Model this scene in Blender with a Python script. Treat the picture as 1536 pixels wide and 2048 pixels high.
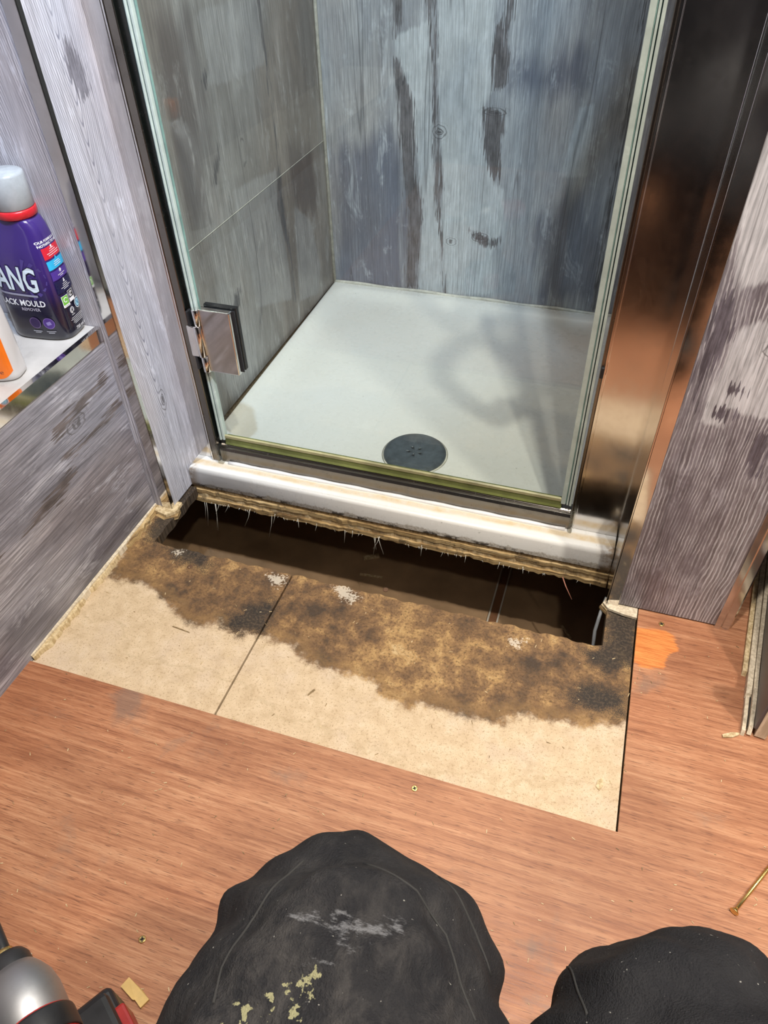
import bpy, bmesh, math, random
import numpy as np
from mathutils import Vector, Matrix

for o in list(bpy.data.objects):
    bpy.data.objects.remove(o)
scene = bpy.context.scene
COL = scene.collection
random.seed(7)
rng = np.random.default_rng(7)

# ------------------------------------------------------------------ camera
cam_d = bpy.data.cameras.new('camera')
cam_d.sensor_fit = 'VERTICAL'
cam_d.sensor_height = 36.0
cam_d.lens = 1471.65 / 2048 * 36.0
cam_d.clip_start = 0.01
cam = bpy.data.objects.new('camera', cam_d)
COL.objects.link(cam)
RC = ((0.95070223, 0.30928888, -0.02248704), (0.19443498, -0.65100803, -0.73374626), (-0.2415788, 0.69320194, -0.67905136))
mw = Matrix.Identity(4)
for i in range(3):
    mw[i][0], mw[i][1], mw[i][2] = RC[0][i], -RC[1][i], -RC[2][i]
mw[0][3], mw[1][3], mw[2][3] = 0.0, 0.0, 0.9
cam.matrix_world = mw
scene.camera = cam

# ------------------------------------------------------------------ world, exposure
world = bpy.data.worlds.new('world')
scene.world = world
world.use_nodes = True
wb = world.node_tree.nodes['Background']
wb.inputs[0].default_value = (0.75, 0.82, 1.0, 1)
wb.inputs[1].default_value = 0.05
vs = scene.view_settings
vs.view_transform = 'Standard'
vs.look = 'None'
vs.exposure = 0.0
vs.gamma = 1.0
vs.use_curve_mapping = False
scene.cycles.max_bounces = 6
scene.cycles.diffuse_bounces = 3
scene.cycles.glossy_bounces = 4
scene.cycles.transparent_max_bounces = 10

# ceiling lamps: (x, y), watts, colour, radius
CEIL = 2.02
LAMPS = [((0.10, 0.50), 19.0, (1.0, 0.95, 0.87), 0.018, 'nearest the shower door', None),
         ((0.32, 0.08), 17.0, (1.0, 0.93, 0.83), 0.02, 'over the crouching person', None),
         ((0.50, -0.60), 7.0, (1.0, 0.93, 0.82), 0.04, 'behind the crouching person', None),
         ((0.90, 0.10), 27.0, (1.0, 0.93, 0.83), 0.045, 'at the right of the room', None),
         ((-0.30, 1.30), 3.6, (1.0, 0.96, 0.90), 0.06, 'inside the shower', None),
         ((-0.05, 0.12), 120.0, (0.56, 0.73, 1.0), 0.03, 'added unseen to throw blue light on the post and shower', ((-0.72, 1.10, 1.02), 60.0))]  # the blue spot is an added lamp; no such fixture is known

# ------------------------------------------------------------------ helpers
def link(o, parent=None):
    COL.objects.link(o)
    if parent is not None:
        o.parent = parent
    return o

def tag(o, label=None, cat=None, group=None, kind=None):
    if label: o['label'] = label
    if cat: o['category'] = cat
    if group: o['group'] = group
    if kind: o['kind'] = kind
    return o

def empty(name, loc=(0, 0, 0), rz=0.0):
    o = bpy.data.objects.new(name, None)
    o.empty_display_size = 0.05
    o.location = loc
    o.rotation_euler = (0, 0, rz)
    return link(o)

def mesh_obj(name, verts, faces, mat, parent=None, smooth=False):
    me = bpy.data.meshes.new(name)
    me.from_pydata([tuple(v) for v in verts], [], [tuple(f) for f in faces])
    me.update()
    if mat: me.materials.append(mat)
    if smooth:
        me.polygons.foreach_set('use_smooth', [True] * len(me.polygons))
    return link(bpy.data.objects.new(name, me), parent)

def bm_obj(name, bm, mat, parent=None, smooth=False):
    bmesh.ops.recalc_face_normals(bm, faces=bm.faces)
    me = bpy.data.meshes.new(name)
    bm.to_mesh(me); bm.free()
    if mat:
        for m in (mat if isinstance(mat, (list, tuple)) else [mat]):
            me.materials.append(m)
    if smooth:
        me.polygons.foreach_set('use_smooth', [True] * len(me.polygons))
    return link(bpy.data.objects.new(name, me), parent)

def bm_box(bm, x0, x1, y0, y1, z0, z1, bevel=0.0, mi=0, seg=2):
    r = bmesh.ops.create_cube(bm, size=1.0)
    vs_ = r['verts']
    bmesh.ops.scale(bm, vec=(x1 - x0, y1 - y0, z1 - z0), verts=vs_)
    bmesh.ops.translate(bm, vec=((x0 + x1) / 2, (y0 + y1) / 2, (z0 + z1) / 2), verts=vs_)
    fs = set(f for v in vs_ for f in v.link_faces)
    for f in fs: f.material_index = mi
    if bevel > 0:
        es = list(set(e for v in vs_ for e in v.link_edges))
        bmesh.ops.bevel(bm, geom=es, offset=bevel, segments=seg, affect='EDGES', profile=0.5)

def box(name, x0, x1, y0, y1, z0, z1, mat, parent=None, bevel=0.0, seg=2):
    bm = bmesh.new()
    bm_box(bm, x0, x1, y0, y1, z0, z1, bevel, 0, seg)
    return bm_obj(name, bm, mat, parent)

def bm_tube(bm, pts, rad, n=10, caps=True, mi=0):
    pts = [Vector(p) for p in pts]
    rads = rad if isinstance(rad, (list, tuple)) else [rad] * len(pts)
    rings = []
    up = None
    for i, p in enumerate(pts):
        a = pts[max(i - 1, 0)]; b = pts[min(i + 1, len(pts) - 1)]
        t = (b - a).normalized()
        if up is None:
            up = Vector((0, 0, 1)) if abs(t.z) < 0.9 else Vector((1, 0, 0))
        s = t.cross(up).normalized()
        up = s.cross(t).normalized()
        rings.append([bm.verts.new(p + (s * math.cos(k * 2 * math.pi / n) + up * math.sin(k * 2 * math.pi / n)) * rads[i]) for k in range(n)])
    for a, b in zip(rings[:-1], rings[1:]):
        for k in range(n):
            f = bm.faces.new((a[k], a[(k + 1) % n], b[(k + 1) % n], b[k])); f.material_index = mi; f.smooth = True
    if caps:
        for r in (rings[0][::-1], rings[-1]):
            f = bm.faces.new(r); f.material_index = mi

def tube(name, pts, rad, mat, parent=None, n=10):
    bm = bmesh.new(); bm_tube(bm, pts, rad, n)
    return bm_obj(name, bm, mat, parent)

def bm_lathe(bm, prof, n=32, mi=0, mtx=None):
    rings = []
    for r, z in prof:
        ring = []
        for k in range(n):
            a = 2 * math.pi * k / n
            v = Vector((r * math.cos(a), r * math.sin(a), z))
            ring.append(bm.verts.new(mtx @ v if mtx else v))
        rings.append(ring)
    for a, b in zip(rings[:-1], rings[1:]):
        for k in range(n):
            f = bm.faces.new((a[k], a[(k + 1) % n], b[(k + 1) % n], b[k])); f.material_index = mi; f.smooth = True
    for r in (rings[0][::-1], rings[-1]):
        f = bm.faces.new(r); f.material_index = mi

def extrude_x(name, prof, x0, x1, mat, parent=None, axis='x'):
    """prof: list of (a,b) in the plane across the axis; straight extrusion."""
    def P(t, a, b):
        return (t, a, b) if axis == 'x' else ((a, t, b) if axis == 'y' else (a, b, t))
    n = len(prof)
    vs_ = [P(x0, a, b) for a, b in prof] + [P(x1, a, b) for a, b in prof]
    fs = [tuple(range(n))[::-1], tuple(range(n, 2 * n))] + [(i, (i + 1) % n, n + (i + 1) % n, n + i) for i in range(n)]
    bm = bmesh.new()
    bv = [bm.verts.new(v) for v in vs_]
    for f in fs: bm.faces.new([bv[i] for i in f])
    return bm_obj(name, bm, mat, parent)

def poly_sdf(P, polys):
    """signed distance of points P (n,2) to a union of polygons, negative inside"""
    P = np.asarray(P, float)
    best = np.full(len(P), 9.0)
    for poly in polys:
        V = np.asarray(poly, float)
        d2 = np.full(len(P), 1e9); ins = np.zeros(len(P), bool)
        for i in range(len(V)):
            a = V[i]; b = V[(i + 1) % len(V)]
            ab = b - a
            t = np.clip(((P - a) @ ab) / (ab @ ab + 1e-12), 0, 1)
            q = P - a - t[:, None] * ab
            d2 = np.minimum(d2, (q ** 2).sum(1))
            c = (a[1] > P[:, 1]) != (b[1] > P[:, 1])
            xi = a[0] + (P[:, 1] - a[1]) * ab[0] / (ab[1] if abs(ab[1]) > 1e-9 else 1e-9)
            ins ^= c & (P[:, 0] < xi)
        d = np.sqrt(d2)
        best = np.minimum(best, np.where(ins, -d, d))
    return best

def lines(lo, hi, step, extra=()):
    n = max(1, int(round((hi - lo) / step)))
    s = list(np.linspace(lo, hi, n + 1))
    for e in extra:
        s = [q for q in s if abs(q - e) > step * 0.3] + [e]
    return sorted(set(round(q, 5) for q in s))

def grid_solid(name, us, vs_, place, normal, thick, mat, parent=None, keep=None, attrs=None, gc=None, jitter=None):
    """A slab whose face is a fine grid (so that distance attributes read smoothly); place(u,v)->xyz."""
    nu, nv = len(us), len(vs_)
    UU, VV = np.meshgrid(us, vs_, indexing='ij')
    uv = np.stack([UU.ravel(), VV.ravel()], 1)
    puv = uv.copy()
    if jitter is not None: puv = jitter(uv)
    top = np.array([place(u, v) for u, v in puv])
    N = np.asarray(normal, float)
    bot = top - N * thick
    idx = lambda i, j: i * nv + j
    kp = {}
    for i in range(nu - 1):
        for j in range(nv - 1):
            kp[(i, j)] = True if keep is None else keep((us[i] + us[i + 1]) / 2, (vs_[j] + vs_[j + 1]) / 2)
    nt = nu * nv
    faces = []
    e0 = top[idx(1, 0)] - top[0]; e1 = top[idx(0, 1)] - top[0]
    flip = np.dot(np.cross(e0, e1), N) < 0
    def add(f): faces.append(f[::-1] if flip else f)
    for (i, j), k in kp.items():
        if not k: continue
        a, b, c, d = idx(i, j), idx(i + 1, j), idx(i + 1, j + 1), idx(i, j + 1)
        add((a, b, c, d)); add((nt + d, nt + c, nt + b, nt + a))
        for (ni, nj, p, q) in ((i, j - 1, a, b), (i + 1, j, b, c), (i, j + 1, c, d), (i - 1, j, d, a)):
            if not kp.get((ni, nj), False): add((q, p, nt + p, nt + q))
    allv = np.concatenate([top, bot])
    used = sorted(set(k for f in faces for k in f))
    remap = {k: n for n, k in enumerate(used)}
    o = mesh_obj(name, allv[used], [tuple(remap[k] for k in f) for f in faces], mat, parent)
    me = o.data
    uv2 = np.concatenate([uv, uv])[used]
    g = gc(uv2) if gc else np.stack([uv2[:, 0], uv2[:, 1], np.zeros(len(uv2))], 1)
    at = me.attributes.new('gc', 'FLOAT_VECTOR', 'POINT')
    at.data.foreach_set('vector', np.ascontiguousarray(g, dtype=np.float32).ravel())
    for k, arr in (attrs or {}).items():
        a_ = me.attributes.new(k, 'FLOAT', 'POINT')
        val = arr(uv2) if callable(arr) else arr
        a_.data.foreach_set('value', np.asarray(val, dtype=np.float32))
    return o

def knot_dist(P, knots):
    d = np.full(len(P), 9.0)
    for (a, b, ra, rb) in knots:
        d = np.minimum(d, np.sqrt(((P[:, 0] - a) / ra) ** 2 + ((P[:, 1] - b) / rb) ** 2))
    return d

# ------------------------------------------------------------------ material kit
class NT:
    def __init__(self, name):
        self.m = bpy.data.materials.new(name); self.m.use_nodes = True
        self.t = self.m.node_tree; self.t.nodes.clear()
        self.out = self.t.nodes.new('ShaderNodeOutputMaterial')
    def n(self, ty, **kw):
        nd = self.t.nodes.new(ty)
        for k, v in kw.items(): setattr(nd, k, v)
        return nd
    def put(self, sock, v):
        if isinstance(v, bpy.types.NodeSocket): self.t.links.new(v, sock)
        elif isinstance(v, (tuple, list)):
            sock.default_value = tuple(v) + ((1,) if len(v) == 3 and sock.type == 'RGBA' else ())
        else: sock.default_value = v
    def math(self, op, a, b=0.0, c=0.0, clamp=False):
        nd = self.n('ShaderNodeMath', operation=op, use_clamp=clamp)
        self.put(nd.inputs[0], a); self.put(nd.inputs[1], b); self.put(nd.inputs[2], c)
        return nd.outputs[0]
    def mix(self, f, a, b, blend='MIX'):
        nd = self.n('ShaderNodeMix', data_type='RGBA', blend_type=blend)
        self.put(nd.inputs[0], f); self.put(nd.inputs[6], a); self.put(nd.inputs[7], b)
        return nd.outputs[2]
    def ramp(self, f, stops, interp='LINEAR'):
        nd = self.n('ShaderNodeValToRGB'); cr = nd.color_ramp; cr.interpolation = interp
        while len(cr.elements) < len(stops): cr.elements.new(0.5)
        for e, (p, c) in zip(cr.elements, stops):
            e.position = p; e.color = tuple(c) + ((1,) if len(c) == 3 else ())
        self.put(nd.inputs[0], f)
        return nd.outputs[0]
    def rng(self, v, a, b, c=0.0, d=1.0, smooth=True):
        nd = self.n('ShaderNodeMapRange', interpolation_type='SMOOTHSTEP' if smooth else 'LINEAR')
        self.put(nd.inputs[0], v)
        for k, q in zip((1, 2, 3, 4), (a, b, c, d)): self.put(nd.inputs[k], q)
        return nd.outputs[0]
    def attr(self, name):
        nd = self.n('ShaderNodeAttribute', attribute_name=name)
        return nd
    def obj(self):
        return self.n('ShaderNodeTexCoord').outputs['Object']
    def scale(self, v, s, loc=(0, 0, 0)):
        nd = self.n('ShaderNodeMapping')
        self.put(nd.inputs[0], v); nd.inputs['Scale'].default_value = s; nd.inputs['Location'].default_value = loc
        return nd.outputs[0]
    def noise(self, v, scale=5.0, detail=3.0, rough=0.5, dist=0.0):
        nd = self.n('ShaderNodeTexNoise')
        self.put(nd.inputs['Vector'], v); nd.inputs['Scale'].default_value = scale
        nd.inputs['Detail'].default_value = detail; nd.inputs['Roughness'].default_value = rough
        nd.inputs['Distortion'].default_value = dist
        return nd.outputs[0]
    def bump(self, h, strength=0.2, dist=0.001):
        nd = self.n('ShaderNodeBump'); nd.inputs['Strength'].default_value = strength; nd.inputs['Distance'].default_value = dist
        self.put(nd.inputs['Height'], h)
        return nd.outputs[0]
    def bsdf(self, col, rough=0.5, metal=0.0, normal=None, spec=None, **kw):
        nd = self.n('ShaderNodeBsdfPrincipled')
        self.put(nd.inputs['Base Color'], col); self.put(nd.inputs['Roughness'], rough); self.put(nd.inputs['Metallic'], metal)
        if normal is not None: self.put(nd.inputs['Normal'], normal)
        if spec is not None: self.put(nd.inputs['Specular IOR Level'], spec)
        for k, v in kw.items(): self.put(nd.inputs[k.replace('_', ' ')], v)
        self.t.links.new(nd.outputs[0], self.out.inputs[0])
        return nd

def plain(name, col, rough=0.5, metal=0.0, var=0.06, scale=40.0, bump=0.05, **kw):
    k = NT(name)
    nz = k.noise(k.obj(), scale, 4, 0.6)
    c2 = tuple(max(0, q * (1 - 3 * var)) for q in col)
    c3 = tuple(min(1, q * (1 + 2 * var)) for q in col)
    c = k.ramp(nz, [(0.3, c2), (0.7, c3)])
    k.bsdf(c, k.rng(nz, 0.2, 0.8, rough * 0.85, min(1, rough * 1.15)), metal, k.bump(nz, bump), **kw)
    return k.m

def wood_mat(name, lo, mid, hi, dark, navy, light, rand_dark=0.63, arch=None, ring=0.5, streak=0.5, rough=0.42, fine_across=420, wline=0.0, lightamt=0.78):
    """printed weathered-wood laminate: grain runs along the second grain coordinate"""
    k = NT(name)
    gc = k.attr('gc').outputs['Vector']
    co = k.noise(k.scale(gc, (7, 1.6, 1)), 1, 3, 0.6, 0.6)
    md = k.noise(k.scale(gc, (34, 3.5, 1), (3, 1, 0)), 1, 3, 0.6, 0.3)
    fi = k.noise(k.scale(gc, (fine_across, 11, 1), (1, 5, 0)), 1, 3, 0.7, 0.0)
    jag = k.noise(k.scale(gc, (330, 14, 1), (9, 2, 0)), 1, 2, 0.6)
    cl = k.noise(k.scale(gc, (60, 22, 1), (4, 4, 0)), 1, 4, 0.65)
    s = k.math('ADD', k.math('MULTIPLY', co, 0.62), k.math('ADD', k.math('MULTIPLY', md, 0.3), k.math('MULTIPLY', cl, 0.18)))
    base = k.ramp(s, [(0.38, lo), (0.54, mid), (0.68, hi)])
    # navy and light fields, soft edged
    nv = k.math('ADD', k.attr('navy').outputs['Fac'], k.math('MULTIPLY', k.math('SUBTRACT', md, 0.5), 0.10))
    base = k.mix(k.rng(nv, 0.03, -0.03, 0, 0.75), base, navy)
    bf = k.noise(k.scale(gc, (3.2, 1.1, 1), (2.4, 6.1, 0)), 1, 3, 0.55)
    base = k.mix(k.rng(bf, 0.42, 0.64, 0, 0.75), base, k.mix(1.0, base, (0.92, 0.80, 0.70), 'MULTIPLY'))
    lt = k.math('ADD', k.attr('light').outputs['Fac'], k.math('MULTIPLY', k.math('SUBTRACT', k.math('ADD', jag, k.math('MULTIPLY', md, 0.6)), 0.8), 0.02))
    base = k.mix(k.rng(lt, 0.004, -0.004, 0, lightamt), base, k.mix(k.rng(cl, 0.3, 0.7), tuple(q * 0.8 for q in light), light))
    # fine streaks
    st = k.rng(fi, 0.38, 0.64, 1 - streak, 1 + streak * 0.55)
    comb = k.n('ShaderNodeCombineColor')
    for q in range(3): k.put(comb.inputs[q], st)
    base = k.mix(k.rng(co, 0.3, 0.7, 0.6, 1.0), base, k.mix(1.0, base, comb.outputs[0], 'MULTIPLY'))
    # growth ring lines
    sep = k.n('ShaderNodeSeparateXYZ'); k.put(sep.inputs[0], gc)
    u, v = sep.outputs[0], sep.outputs[1]
    wob = k.math('MULTIPLY', k.math('SUBTRACT', k.noise(k.scale(gc, (9, 2, 1), (2, 8, 0)), 1, 3, 0.5), 0.5), 0.05)
    ph = k.math('ADD', u, wob)
    if arch:
        u0, kq, ks = arch
        du = k.math('SUBTRACT', k.math('ADD', u, k.math('MULTIPLY', wob, 0.25)), u0)
        ph = k.math('ADD', k.math('MULTIPLY', v, ks), k.math('MULTIPLY', k.math('SQRT', k.math('ADD', k.math('MULTIPLY', du, du), 0.00002)), kq))
    sn = k.math('SINE', k.math('MULTIPLY', ph, 900.0 if not arch else 260.0))
    rl = k.rng(sn, 0.55, 1.0, 0.0, ring)
    rl = k.math('MULTIPLY', rl, k.rng(md, 0.3, 0.6, 0.15, 1.0))
    base = k.mix(rl, base, k.mix(1.0, base, (0.38, 0.39, 0.45), 'MULTIPLY'))
    if wline:
        wl_ = k.math('MULTIPLY', k.rng(k.math('SINE', k.math('MULTIPLY', k.math('ADD', ph, k.math('MULTIPLY', k.math('SUBTRACT', k.noise(k.scale(gc, (40, 30, 1), (1, 3, 0)), 1, 3, 0.6), 0.5), 0.004)), 1500.0)), 0.0, 0.95, 0, wline), k.rng(k.math('ADD', k.math('MULTIPLY', cl, 0.5), k.math('MULTIPLY', co, 0.5)), 0.38, 0.60, 0.1, 1.0))
        base = k.mix(wl_, base, (0.60, 0.59, 0.62))
    # chalky limed residue lying in the grain
    ch = k.math('MULTIPLY', k.rng(k.noise(k.scale(gc, (26, 9, 1), (6, 1, 0)), 1, 4, 0.75, 0.7), 0.52, 0.70, 0, 0.55), k.rng(fi, 0.40, 0.58, 0.2, 1))
    base = k.mix(ch, base, tuple(min(1, q * 1.35) for q in hi))
    # dark jagged patches: drawn ones and a few of the print's own
    dk = k.math('ADD', k.attr('dark').outputs['Fac'], k.math('MULTIPLY', k.math('SUBTRACT', jag, 0.5), 0.05))
    dmask = k.rng(dk, 0.0012, -0.0012, 0, 1.0)
    rp = k.math('ADD', k.noise(k.scale(gc, (11, 2.3, 1), (5.3, 2.2, 0)), 1, 2, 0.45, 0.4), k.math('MULTIPLY', k.math('SUBTRACT', jag, 0.5), 0.10))
    rmask = k.rng(rp, rand_dark, rand_dark + 0.008, 0, 0.8)
    dcol = k.mix(k.rng(k.math('ADD', k.math('MULTIPLY', fi, 0.5), k.math('MULTIPLY', cl, 0.5)), 0.36, 0.64), tuple(q * 0.7 for q in dark), tuple(q * 1.8 for q in dark))
    base = k.mix(k.math('MAXIMUM', dmask, rmask), base, dcol)
    # thin cracks
    cr = k.math('ABSOLUTE', k.math('SUBTRACT', k.noise(k.scale(gc, (15, 0.45, 1), (7, 7, 0)), 1, 1, 0.4, 0.1), 0.47))
    base = k.mix(k.rng(cr, 0.0, 0.006, 0.5, 0.0), base, (0.06, 0.057, 0.065))
    # knots
    kd = k.math('ADD', k.attr('knot').outputs['Fac'], k.math('MULTIPLY', k.math('SUBTRACT', cl, 0.5), 0.9))
    kr = k.math('MULTIPLY', k.rng(k.math('SINE', k.math('MULTIPLY', kd, 9.0)), 0.2, 1.0, 0, 0.8), k.rng(kd, 2.6, 1.2, 0, 1))
    base = k.mix(kr, base, (0.09, 0.085, 0.09))
    base = k.mix(k.rng(kd, 0.75, 0.55, 0, 0.85), base, (0.07, 0.065, 0.07))
    h = k.math('ADD', k.math('MULTIPLY', fi, 0.6), k.math('MULTIPLY', sn, 0.12))
    k.bsdf(base, k.rng(fi, 0.3, 0.7, rough - 0.08, rough + 0.1), 0.0, k.bump(h, 0.25, 0.0006))
    return k.m

# ------------------------------------------------------------------ materials
LO, MID, HI = (0.10, 0.10, 0.115), (0.23, 0.235, 0.26), (0.40, 0.41, 0.44)
WOOD_BACK = wood_mat('laminate_back', (0.20, 0.205, 0.235), (0.36, 0.375, 0.41), (0.53, 0.55, 0.58), (0.125, 0.118, 0.125), (0.135, 0.15, 0.21), (0.66, 0.69, 0.72), 0.80, ring=0.26, streak=0.22)
WOOD_SHOW = wood_mat('laminate_shower', (0.15, 0.14, 0.135), (0.27, 0.26, 0.25), (0.40, 0.395, 0.39), (0.075, 0.072, 0.076), (0.13, 0.115, 0.115), (0.44, 0.44, 0.45), 0.80, ring=0.22, streak=0.28, lightamt=0.5)
WOOD_POST = wood_mat('laminate_post', (0.36, 0.365, 0.42), (0.50, 0.51, 0.58), (0.60, 0.61, 0.68), (0.17, 0.165, 0.19), (0.20, 0.20, 0.25), (0.52, 0.53, 0.58), 0.83, arch=(0.868, 6.8, -1.0), ring=1.0, streak=0.25)
WOOD_LEFT = wood_mat('laminate_left', (0.15, 0.15, 0.18), (0.31, 0.31, 0.36), (0.48, 0.485, 0.54), (0.11, 0.095, 0.095), (0.10, 0.10, 0.13), (0.46, 0.47, 0.50), 0.70, ring=0.35, streak=0.42)
WOOD_RIGHT = wood_mat('laminate_right', (0.13, 0.115, 0.14), (0.20, 0.185, 0.215), (0.34, 0.33, 0.37), (0.10, 0.09, 0.11), (0.09, 0.09, 0.12), (0.74, 0.75, 0.79), 0.80, ring=0.0, streak=0.42, fine_across=300, wline=0.85)
WOOD_ROOM = wood_mat('laminate_room', LO, MID, HI, (0.08, 0.078, 0.085), (0.1, 0.1, 0.13), (0.42, 0.43, 0.45), 0.66)

def make_chrome(name, col, rough, dust=0.25):
    k = NT(name)
    n1 = k.noise(k.obj(), 55, 5, 0.65)
    n2 = k.noise(k.scale(k.obj(), (260, 260, 30)), 1, 3, 0.6)
    c = k.mix(k.rng(n1, 0.45, 0.75, 0, dust), col, tuple(q * 0.72 for q in col))
    k.bsdf(c, k.math('ADD', k.rng(n1, 0.35, 0.8, rough, rough + 0.05), k.math('MULTIPLY', n2, 0.04)), 1.0)
    return k.m
CHROME = make_chrome('polished_trim', (0.72, 0.70, 0.68), 0.07)
CHROME_J = make_chrome('brushed_jamb', (0.68, 0.66, 0.64), 0.11, 0.12)
CHROME_R = make_chrome('sill_rail_metal', (0.22, 0.20, 0.175), 0.22, 0.5)
STEEL = make_chrome('hinge_chrome', (0.80, 0.78, 0.76), 0.05)
BRASS = make_chrome('yellow_zinc', (0.80, 0.58, 0.22), 0.25)
DRAIN_M = plain('drain_grey_metal', (0.075, 0.09, 0.105), 0.33, 0.0, 0.10, 90, 0.05)
BLACK_RUB = plain('black_rubber', (0.015, 0.015, 0.017), 0.5)
PLY_CORE = None

def ply_floor():
    k = NT('red_plywood')
    gc = k.attr('gc').outputs['Vector']
    fine = k.noise(k.scale(gc, (520, 18, 1)), 1, 5, 0.8, 0.25)
    mid = k.noise(k.scale(gc, (110, 4, 1), (4, 1, 0)), 1, 4, 0.6, 0.4)
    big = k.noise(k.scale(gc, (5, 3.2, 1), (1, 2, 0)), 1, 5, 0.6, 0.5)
    s = k.math('ADD', k.math('MULTIPLY', fine, 0.55), k.math('MULTIPLY', mid, 0.45))
    c = k.ramp(s, [(0.36, (0.25, 0.095, 0.045)), (0.5, (0.43, 0.195, 0.098)), (0.64, (0.58, 0.315, 0.175))])
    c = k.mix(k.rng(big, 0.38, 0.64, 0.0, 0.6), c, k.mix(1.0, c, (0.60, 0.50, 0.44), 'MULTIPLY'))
    red = k.noise(k.scale(gc, (3, 2, 1), (8, 3, 0)), 1, 3, 0.6)
    c = k.mix(k.rng(red, 0.45, 0.65, 0, 0.35), c, k.mix(1.0, c, (1.0, 0.78, 0.66), 'MULTIPLY'))
    pores = k.noise(k.scale(gc, (900, 45, 1)), 1, 2, 0.5)
    c = k.mix(k.rng(pores, 0.59, 0.68, 0, 0.75), c, (0.15, 0.058, 0.030))
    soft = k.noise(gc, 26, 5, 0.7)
    oil_shade = k.math('ADD', k.attr('oil_shade').outputs['Fac'], k.math('MULTIPLY', k.math('SUBTRACT', soft, 0.5), 0.05))
    c = k.mix(k.rng(oil_shade, 0.008, -0.012, 0, 0.55), c, (0.17, 0.125, 0.10))  # grey stains plus half-shadow by the knees, mixed into the ply colour
    og = k.math('ADD', k.attr('orange').outputs['Fac'], k.math('MULTIPLY', k.math('SUBTRACT', k.noise(k.scale(gc, (260, 8, 1)), 1, 3, 0.6), 0.5), 0.02))
    c = k.mix(k.rng(og, 0.002, -0.002, 0, 0.95), c, k.mix(k.rng(fine, 0.4, 0.6), (0.55, 0.16, 0.035), (0.78, 0.28, 0.07)))
    # scuffs: pale scratches and grey smears
    sm = k.noise(k.scale(gc, (9, 7, 1), (5, 6, 0)), 1, 6, 0.7, 0.8)
    c = k.mix(k.rng(sm, 0.60, 0.74, 0, 0.45), c, (0.24, 0.155, 0.11))
    sp = k.noise(gc, 420, 2, 0.5)
    c = k.mix(k.rng(sp, 0.745, 0.775, 0, 0.55), c, (0.75, 0.58, 0.42))
    k.bsdf(c, k.rng(fine, 0.3, 0.7, 0.42, 0.62), 0.0, k.bump(s, 0.35, 0.0006))
    return k.m
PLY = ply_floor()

def ply_edge():
    k = NT('plywood_edge')
    o = k.obj()
    st = k.noise(k.scale(o, (14, 14, 420)), 1, 4, 0.6)
    bl = k.noise(o, 60, 5, 0.7)
    c = k.ramp(st, [(0.35, (0.16, 0.09, 0.035)), (0.5, (0.42, 0.28, 0.12)), (0.66, (0.62, 0.46, 0.24))])
    c = k.mix(k.rng(bl, 0.52, 0.68, 0, 0.8), c, (0.06, 0.04, 0.022))
    k.bsdf(c, 0.75, 0.0, k.bump(st, 0.6, 0.001))
    return k.m
PLY_EDGE = ply_edge()

def raw_wood(name, a, b):
    k = NT(name)
    o = k.obj()
    st = k.noise(k.scale(o, (190, 190, 25)), 1, 4, 0.6, 0.5)
    bl = k.noise(o, 40, 4, 0.6)
    c = k.mix(k.rng(st, 0.35, 0.65), a, b)
    c = k.mix(k.rng(bl, 0.55, 0.75, 0, 0.5), c, tuple(q * 0.5 for q in a))
    k.bsdf(c, 0.7, 0.0, k.bump(st, 0.5, 0.0008))
    return k.m
RAW = raw_wood('splintered_wood', (0.42, 0.30, 0.15), (0.68, 0.54, 0.33))
RAW_PALE = raw_wood('pale_ply_layers', (0.50, 0.41, 0.29), (0.72, 0.62, 0.47))
RAW_DARK = raw_wood('wet_ply_layers', (0.17, 0.11, 0.05), (0.34, 0.24, 0.12))

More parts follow.
